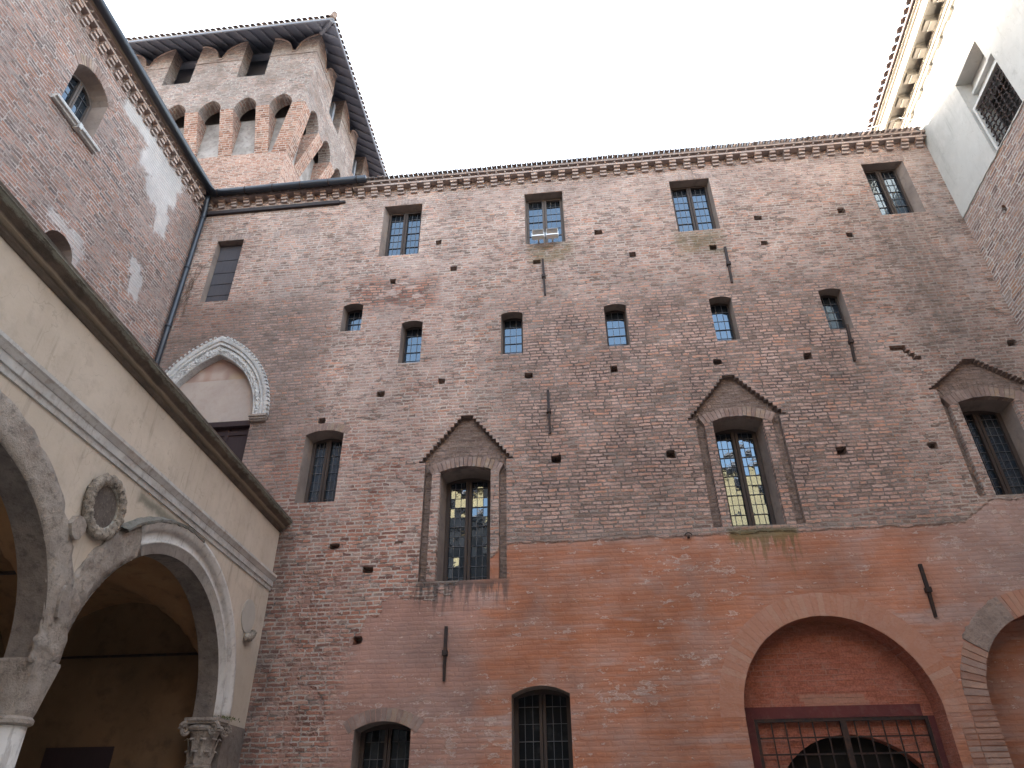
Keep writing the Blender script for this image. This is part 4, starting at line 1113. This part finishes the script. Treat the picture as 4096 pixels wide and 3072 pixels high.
# archivolts: profile swept round the ellipse; the part nearer the camera is broken old stone
PROF = [(0, .0), (0, .025), (.125, .022), (.13, .06), (.16, .06), (.165, .03), (.28, .03), (.29, .07), (.34, .08), (.37, .10), (.41, .105), (.42, .07), (.42, 0)]
def archivolt(c, a, t0, t1, n, mat, wob, name, prof=PROF):
    m_ = MB(XL); rows = []
    for ex, pr in prof:
        row = []
        for k in range(n+1):
            t = t0+(t1-t0)*k/n; w = random.gauss(0, wob) if ex > 0 else random.gauss(0, wob*.5); w2 = random.gauss(0, wob)
            row.append(m_.pt(c+(a+ex+w)*cos(t), max(pr+w2, -.01 if pr < .01 else .012) if pr > 0 else 0, AZ+(AB+ex+w)*sin(t)))
        rows.append(row)
    for r0, r1 in zip(rows, rows[1:]):
        for k in range(n): m_.face((r0[k], r0[k+1], r1[k+1], r1[k]))
    m_.face([r[0] for r in rows]); m_.face([r[-1] for r in rows][::-1])
    return m_.build(name, mat, log, True)
BRK = pi*.325
a1 = archivolt(3.26, 1.94, 0, BRK, 40, MAT['worn'], .013, 'worn_archivolt', [(0, 0), (0, .02), (.1, .03), (.22, .03), (.34, .03), (.40, .02), (.40, 0)])
a1['label'] = 'broken, eroded half of the archivolt'
archivolt(3.26, 1.94, BRK, pi, 40, MAT['marble_smooth'], 0.0, 'archivolt')
archivolt(7.46, 1.94, 0, pi, 70, MAT['worn'], .010, 'worn_archivolt', [(0, 0), (0, .02), (.1, .03), (.2, .035), (.30, .035), (.36, .03), (.36, 0)])
archivolt(11.66, 1.94, 0, pi, 40, MAT['worn'], .010, 'worn_archivolt', [(0, 0), (0, .02), (.1, .03), (.2, .035), (.30, .035), (.36, .03), (.36, 0)])
# mossy cap on the crown of the arch
m_ = MB(XL); n_ = 26; rows = []
for ex, pr in ((.37, .05), (.39, .115), (.42, .12), (.45, .05), (.465, 0)):
    rows.append([m_.pt(3.26+(1.94+ex+random.gauss(0, .006))*cos(pi*.27+pi*.27*k/n_), pr, AZ+(AB+ex+random.gauss(0, .006))*sin(pi*.27+pi*.27*k/n_)) for k in range(n_+1)])
for r0, r1 in zip(rows, rows[1:]):
    for k in range(n_): m_.face((r0[k], r0[k+1], r1[k+1], r1[k]))
m_.build('mossy_hood', MAT['mossy'], log)
# broken lumps of old moulding beside the left arch
for (sa, za, h, w) in ((5.60, 4.28, .26, .12), (5.45, 3.55, .34, .07)):
    m_ = MB(XL); pts = []
    for q in range(12): pts.append((sa+w*cos(2*pi*q/12)*random.uniform(.7, 1.1), za+h*.5*sin(2*pi*q/12)*random.uniform(.85, 1.1)))
    m_.prism(pts, 0, .075); m_.build('moulding_fragment', MAT['worn'], log)
# string course and cornice
m_ = MB(XL); m_.extrude_a([(0, 5.17), (.02, 5.17), (.025, 5.235), (.045, 5.24), (.05, 5.33), (.06, 5.335), (.085, 5.38), (.10, 5.40), (.10, 5.44), (0, 5.455)], 0.0, 14.5, 30, .003)
m_.build('string_course', MAT['string'], log)
m_ = MB(XL); m_.extrude_a([(-.05, 6.27), (.02, 6.27), (.045, 6.30), (.045, 6.335), (.09, 6.355), (.10, 6.385), (.13, 6.40), (.17, 6.425), (.20, 6.45), (.215, 6.455), (.215, 6.50), (-.05, 6.52)], -.0, 14.5, 46, .004)
m_.build('cornice', MAT['cornice_stone'], log)
# roof slab between the front wall and the tall house
m_ = MB(XL); m_.box(0.02, 14.5, -3.45, -.05, 6.33, 6.48); m_.build('roof', MAT['tile'], log)
# inner walls and vaults
XB = -9.34
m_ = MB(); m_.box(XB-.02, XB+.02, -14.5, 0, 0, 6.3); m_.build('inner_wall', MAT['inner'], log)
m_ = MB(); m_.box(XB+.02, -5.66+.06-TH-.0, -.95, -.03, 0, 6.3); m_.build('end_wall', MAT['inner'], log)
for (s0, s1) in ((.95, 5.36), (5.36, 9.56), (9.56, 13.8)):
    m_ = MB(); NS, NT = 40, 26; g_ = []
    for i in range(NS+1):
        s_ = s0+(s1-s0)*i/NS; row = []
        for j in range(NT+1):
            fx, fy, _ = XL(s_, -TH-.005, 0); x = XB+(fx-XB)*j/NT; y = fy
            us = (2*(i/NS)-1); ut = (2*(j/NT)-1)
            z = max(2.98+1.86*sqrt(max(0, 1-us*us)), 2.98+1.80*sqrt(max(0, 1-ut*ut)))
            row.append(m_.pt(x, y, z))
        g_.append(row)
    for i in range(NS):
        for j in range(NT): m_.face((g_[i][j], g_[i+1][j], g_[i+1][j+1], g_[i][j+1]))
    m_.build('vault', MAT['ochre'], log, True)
for s_ in (1.08, 5.36, 9.56):
    p = XL(s_, -TH+.05, 3.90); m_ = MB(); m_.tube([(p[0], p[1], 3.90), (XB, p[1], 3.90)], .022, 8); m_.build('tie_rod', MAT['iron'], log)
m_ = MB(); m_.box(-8.35, -7.25, -.97, -.95, 0, 2.62); m_.build('inner_door', MAT['door'], log)
m_ = MB(lambda a, b, c: (a, -.95-b, c)); pts = [(-9.28+.40*cos(2*pi*q/16)*random.uniform(.9, 1.1), 2.62+.52*sin(2*pi*q/16)*random.uniform(.9, 1.1)) for q in range(16)]
m_.prism(pts, 0, .012); m_.build('plaster_scar', MAT['void'], log)
# columns
def volute(mb, a, b, z, r, dirx, diry):
    """a scroll: flattened coil standing on the diagonal"""
    for k in range(26):
        pass
    pts = []
    for k in range(30):
        t = k*.45; rr = r*(1-k/34)
        pts.append((a+dirx*rr*cos(t), b+diry*rr*cos(t), z+rr*sin(t)))
    mb.tube(pts, [.028*(1-k/60) for k in range(30)], 6)
def column(sc, bc, r, cap, lab=None):
    m_ = MB(XL); m_.lathe(sc, bc, [(r*1.35, 0), (r*1.35, .10), (r*1.15, .16), (r*1.05, .22), (r, .26), (r*.9, 2.30 if cap == 'scroll' else 2.43)], 24)
    shaft = m_.build('column', MAT['marble_smooth'], log, True)
    c = MB(XL)
    if cap == 'scroll':
        zt = 2.94
        c.lathe(sc, bc, [(r*.90, 2.28), (r*1.04, 2.30), (r*1.06, 2.325), (r*.92, 2.345), (r*.93, 2.5), (r*1.0, 2.66), (r*1.2, 2.76), (r*1.3, 2.80)], 24)
        # abacus with hollowed sides
        pl = []
        for q in range(4):
            a0 = pi/4+q*pi/2
            for k in range(6):
                t = a0+pi/2*k/6; rad = r*1.95*(1-.30*sin(pi*k/6)) 
                pl.append((sc+rad*cos(t), bc+rad*sin(t)))
        n = len(pl)
        for z0, z1, k_ in ((2.865, 2.90, .93), (2.90, 2.945, 1.0)):
            i0 = [c.pt(sc+(x-sc)*k_, bc+(y-bc)*k_, z0) for x, y in pl]; i1 = [c.pt(sc+(x-sc)*k_, bc+(y-bc)*k_, z1) for x, y in pl]
            c.face(i0); c.face(i1[::-1])
            for k in range(n): c.face((i0[k], i0[(k+1) % n], i1[(k+1) % n], i1[k]))
        # echinus roll
        c.tube([(sc+r*1.22*cos(2*pi*q/20), bc+r*1.22*sin(2*pi*q/20), 2.81) for q in range(21)], .045, 8)
        for q in range(4):
            t = pi/4+q*pi/2
            volute(c, sc+r*1.72*cos(t), bc+r*1.72*sin(t), 2.79, .10, -sin(t)*.35+cos(t)*.93, cos(t)*.35+sin(t)*.93)
        co_ = c.build('capital', MAT['worn'], shaft)
        lf = MB(XL)
        for ring_, z0, z1, rb, ro, n in ((0, 2.35, 2.56, r*.95, r*1.30, 8), (1, 2.45, 2.74, r*.97, r*1.42, 8)):
            for q in range(n):
                t = 2*pi*(q+.5*ring_)/n; w = .30
                prev = None
                for k in range(6):
                    u = k/5; z = z0+(z1-z0)*(u if u < .85 else 1.7-u); rad = rb+(ro-rb)*u**2.6
                    ww = w*(1-.45*u**2)
                    cur = [lf.pt(sc+rad*cos(t-ww/1), bc+rad*sin(t-ww), z), lf.pt(sc+(rad+.018)*cos(t), bc+(rad+.018)*sin(t), z), lf.pt(sc+rad*cos(t+ww), bc+rad*sin(t+ww), z)]
                    if prev: lf.face((prev[0], prev[1], cur[1], cur[0])); lf.face((prev[1], prev[2], cur[2], cur[1]))
                    prev = cur
        lf.build('acanthus_leaf_ring', MAT['worn'], shaft)
    else:
        c.lathe(sc, bc, [(r*.92, 2.42), (r*1.12, 2.44), (r*1.13, 2.475), (r*1.0, 2.50), (r*1.02, 2.55), (r*1.06, 2.75), (r*1.10, 2.90), (r*1.12, 2.97), (r*1.10, 3.0)], 28, [0, 0, 0, 0, .2, .6, .9, 1, 1])
        c.build('capital', MAT['worn'], shaft)
    return shaft
column(1.13, -.14, .175, 'scroll')
column(5.35, -.14, .18, 'block')
column(9.56, -.14, .18, 'block')
m_ = MB(XL); m_.box(.03, .84, -TH+.001, .018, 0, 2.92); m_.build('pier', MAT['pier'], log)
# moss tuft on the capital
m_ = MB(XL)
for k in range(170):
    a = 1.02+random.gauss(-.02, .13); b = random.uniform(-.02, .22); z = 2.945+random.uniform(0, .03)
    q = random.uniform(.006, .018); t = random.uniform(0, 6.28)
    m_.quad((a, b, z), (a+q*cos(t), b+q*sin(t), z+q*.5), (a+q*cos(t)*.8, b+q*sin(t)*.8, z+q*1.3), (a-q*.3, b, z+q))
mo = thing('moss_tuft', 'small green moss tuft on top of the scrolled column capital', 'plant', XL(1.1, .1, 2.95))
m_.build('leaves', MAT['leaf'], mo)
# roundels
def wreath(sc, zc, ra, rb, tube, t0, t1, n, seed, name):
    rnd = random.Random(seed); m_ = MB(XL); rows = []
    NT = 14
    for k in range(n+1):
        t = t0+(t1-t0)*k/n; row = []
        for q in range(NT):
            p = 2*pi*q/NT; w = tube*(1+.10*sin(k*.9+q*.8)+rnd.uniform(-.2, .16))
            row.append(m_.pt(sc+(ra+w*cos(p))*cos(t), max(0, .045+w*.75*sin(p)), zc+(rb+w*cos(p))*sin(t)))
        rows.append(row)
    for r0, r1 in zip(rows, rows[1:]):
        for q in range(NT): m_.face((r0[q], r0[(q+1) % NT], r1[(q+1) % NT], r1[q]))
    if t1-t0 < 6.2: m_.face(rows[0]); m_.face(rows[-1][::-1])
    return m_.build(name, MAT['wreath'], log, True)
w = wreath(5.25, 4.655, .305, .305, .066, 0, 2*pi, 120, 3, 'medallion'); w['label'] = 'round carved wreath around a dark painted disc'
m_ = MB(XL); m_.prism(ell(5.25, 4.655, .265, .265, 0, 2*pi, 28)[:-1], 0, .03); m_.build('painted_disc', MAT['slate'], w)
m_ = MB(XL); m_.ring(ell(5.25, 4.655, .265, .265, 0, 2*pi, 28)[:-1], ell(5.25, 4.655, .235, .235, 0, 2*pi, 28)[:-1], 0, .05); m_.build('disc_rim', MAT['cream_trim'], w)
m_ = MB(XL); m_.prism(ell(.72, 4.55, .27, .27, 0, 2*pi, 32)[:-1], 0, .014); w2 = m_.build('bare_roundel', stucco('pale_roundel', (.44, .40, .355), (.40, .36, .32), (.36, .32, .28), .3, 2, .1), log)
f = wreath(.72, 4.55, .34, .34, .06, -pi*.80, -pi*.47, 34, 9, 'wreath_fragment')

# ================================================================== right-hand house
rh = thing('white_plastered_house', 'right hand house, white plaster over pale brick, with a bracketed cornice', 'house', (9.2, -6, 0))
R_ = MB(XR)
rw = [(1.74, 12.86), (3.70, 12.86), (3.70, 14.43), (2.80, 14.43), (2.80, 15.14), (1.74, 15.14)]
rhole = [(1.13, 11.80), (1.22, 11.78), (1.29, 11.83), (1.27, 11.95), (1.20, 12.0), (1.13, 11.93)]
hole_sheet(R_, [(-13, 0), (13.5, 0), (13.5, 12.87), (-13, 12.87)], [rhole], 0); reveal(R_, rhole, 0, -.2, None, True)
R_.quad((13.5, 0, 0), (13.5, -9, 0), (13.5, -9, 16.9), (13.5, 0, 16.9)); R_.quad((-13, 0, 0), (-13, -9, 0), (-13, -9, 16.9), (-13, 0, 16.9)); R_.quad((-13, -9, 0), (13.5, -9, 0), (13.5, -9, 16.9), (-13, -9, 16.9))
R_.build('brick_wall', MAT['right_brick'], rh)
R_ = MB(XR)
pl = [(-13, 12.88), (1.70, 12.88), (1.70, 12.86), (3.74, 12.86), (3.74, 12.88), (13.5, 12.88), (13.5, 16.9), (-13, 16.9)]
rw2 = [(1.74, 12.885), (2.97, 12.885), (2.97, 14.43), (2.80, 14.43), (2.80, 15.14), (1.74, 15.14)]
pl = [(-13, 12.87)] + [(-12.9+.11*i, 12.862+random.uniform(-.022, .016)) for i in range(239)] + [(13.5, 12.87), (13.5, 16.9), (-13, 16.9)]
hole_sheet(R_, pl, [rw2], .022); reveal(R_, rw2, .022, -.34)
for (a0, c0), (a1, c1) in zip(pl[:240], pl[1:241]): R_.quad((a0, .022, c0), (a1, .022, c1), (a1, -.01, c1), (a0, -.01, c0))
R_.build('plaster_wall', MAT['white_plaster'], rh)
f = MB(XR)
f.box(1.745, 2.79, -.339, -.30, 14.17, 15.13); f.box(1.745, 2.79, -.30, -.20, 14.76, 14.83)
f.box(1.80, 2.965, -.339, .0, 14.17, 14.24); f.box(1.80, 1.86, -.339, .0, 12.88, 14.17); f.box(1.745, 1.799, -.339, -.10, 12.88, 14.24)
f.box(1.86, 2.965, -.339, -.08, 12.88, 12.925)
rwn = f.build('barred_window', MAT['white_trim'], rh)
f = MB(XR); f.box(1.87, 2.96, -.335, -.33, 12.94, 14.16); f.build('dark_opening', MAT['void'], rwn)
for k in range(9):
    z = 12.99+.14*k; b = MB(XR)
    b.tube([(1.862+.055*i, -.045+.012*cos(pi*i+k*pi), z) for i in range(21)], .016, 6); b.build('window_bar', MAT['iron'], rwn)
for k in range(7):
    a = 1.93+.158*k; b = MB(XR)
    b.tube([(a, -.045-.012*cos(pi*i+k*pi), 12.94+.07*i) for i in range(18)], .016, 6); b.build('window_bar', MAT['iron'], rwn)
c = MB(XR); S0, S1 = -13, 13.2
c.box(S0, S1, .022, .08, 16.40, 16.47); c.box(S0, S1, .022, .12, 16.47, 16.54); c.box(S0, S1, .022, .16, 16.54, 16.60)
c.box(S0, S1, .022, .49, 16.745, 16.88); c.box(S0, S1, .44, .50, 16.60, 16.744); c.box(S0, S1, .022, .54, 16.881, 16.915); c.box(S0, S1, .022, .60, 16.916, 16.955)
rc = c.build('cornice', MAT['cream_trim'], rh)
s = -7.0
while s < 12:
    b = MB(XR); b.box(s-.13, s+.13, .10, .40, 16.585, 16.70); b.box(s-.15, s+.15, .09, .43, 16.70, 16.744); b.box(s-.12, s+.12, .1, .30, 16.555, 16.584)
    b.build('bracket', MAT['cream_trim'], rc)
    b = MB(XR); b.box(s+.20, s+.46, .022, .10, 16.33, 16.40); b.build('dentil', MAT['cream_trim'], rc)
    s += .665
t = MB(XR); t.tube([(S0, .63, 16.965), (S1, .63, 16.965)], .035, 8); t.build('gutter_rim', MAT['iron'], rh)
t = MB(XR)
t.hexa([(S0, .66, 16.98), (S1, .66, 16.98), (S1, -4.5, 18.5), (S0, -4.5, 18.5)], [(S0, .66, 17.0), (S1, .66, 17.0), (S1, -4.5, 18.6), (S0, -4.5, 18.6)])
t.hexa([(S0, -4.5, 18.5), (S1, -4.5, 18.5), (S1, -9.5, 16.9), (S0, -9.5, 16.9)], [(S0, -4.5, 18.6), (S1, -4.5, 18.6), (S1, -9.5, 17.0), (S0, -9.5, 17.0)])
tile_row(t, -8, 12, .225, .085, .74, 17.01, 1.2, .36)
t.build('roof', MAT['tile'], rh)
t = MB(XR); t.tube([(.0, .05, 16.3), (-.1, .25, 16.55), (-.3, .52, 16.62), (-.75, .76, 17.06)], .012, 6); t.build('cable', MAT['cable'], rh)
t = MB(XR); t.tube([(-.28, .06, 15.55), (-.12, .12, 15.72), (.12, .16, 15.70), (.2, .2, 15.60)], .05, 8); t.build('flashing', MAT['cable'], rh)

# ================================================================== palace behind the camera (seen in the panes)
yp = thing('yellow_palace', 'yellow plastered palace on the far side of the court, seen reflected in the leaded panes', 'building', (2, -27, 0))
XY = lambda a, b, c: (a, -26+b, c)
m_ = MB(XY); yh = []
for i in range(7):
    for z in (3.5, 8.5, 13.2):
        yh.append([(-11+4*i, z), (-9.8+4*i, z), (-9.8+4*i, z+2.2), (-11+4*i, z+2.2)])
hole_sheet(m_, [(-16, 0), (20, 0), (20, 19.0), (-16, 19.0)], yh, 0)
for h in yh: reveal(m_, h, 0, -.3)
m_.box(-16, 20, -12, -.6, 0, 19.0); m_.build('wall', MAT['yellow'], yp)
for h in yh:
    b = MB(XY); b.box(h[0][0], h[1][0], -.31, -.28, h[0][1], h[2][1]); b.build('window', MAT['glass'], yp)
m_ = MB(XY)
for xa, xb, zt_ in ((-16, 2.0, 15.9), (2.0, 20, 13.6)):
    m_.box(xa, xb, .05, 1.4, 0, zt_); m_.hexa([(xa, .05, zt_), (xb, .05, zt_), (xb, 1.8, zt_), (xa, 1.8, zt_)], [(xa, .05, zt_+1.3), (xb, .05, zt_+1.3), (xb, 1.8, zt_+.15), (xa, 1.8, zt_+.15)])
m_.build('added_dark_block', stucco('added_block_dark', (.055, .045, .042), (.035, .03, .028)), yp)  # unseen dark block, added so the lower panes reflect dark
m_ = MB(XY); m_.hexa([(-16.5, .8, 19), (20.5, .8, 19), (20.5, -6, 21.5), (-16.5, -6, 21.5)], [(-16.5, .8, 19.2), (20.5, .8, 19.2), (20.5, -6, 21.8), (-16.5, -6, 21.8)]); m_.build('roof', MAT['tile'], yp)
m_ = MB(XY)
for i in range(30): m_.box(-16+1.2*i, -15.7+1.2*i, 0, .7, 18.6, 19.0)
m_.build('eave_bracket_row', MAT['wood_beam'], yp)

for t in THINGS:
    if '_base' in t: del t['_base']
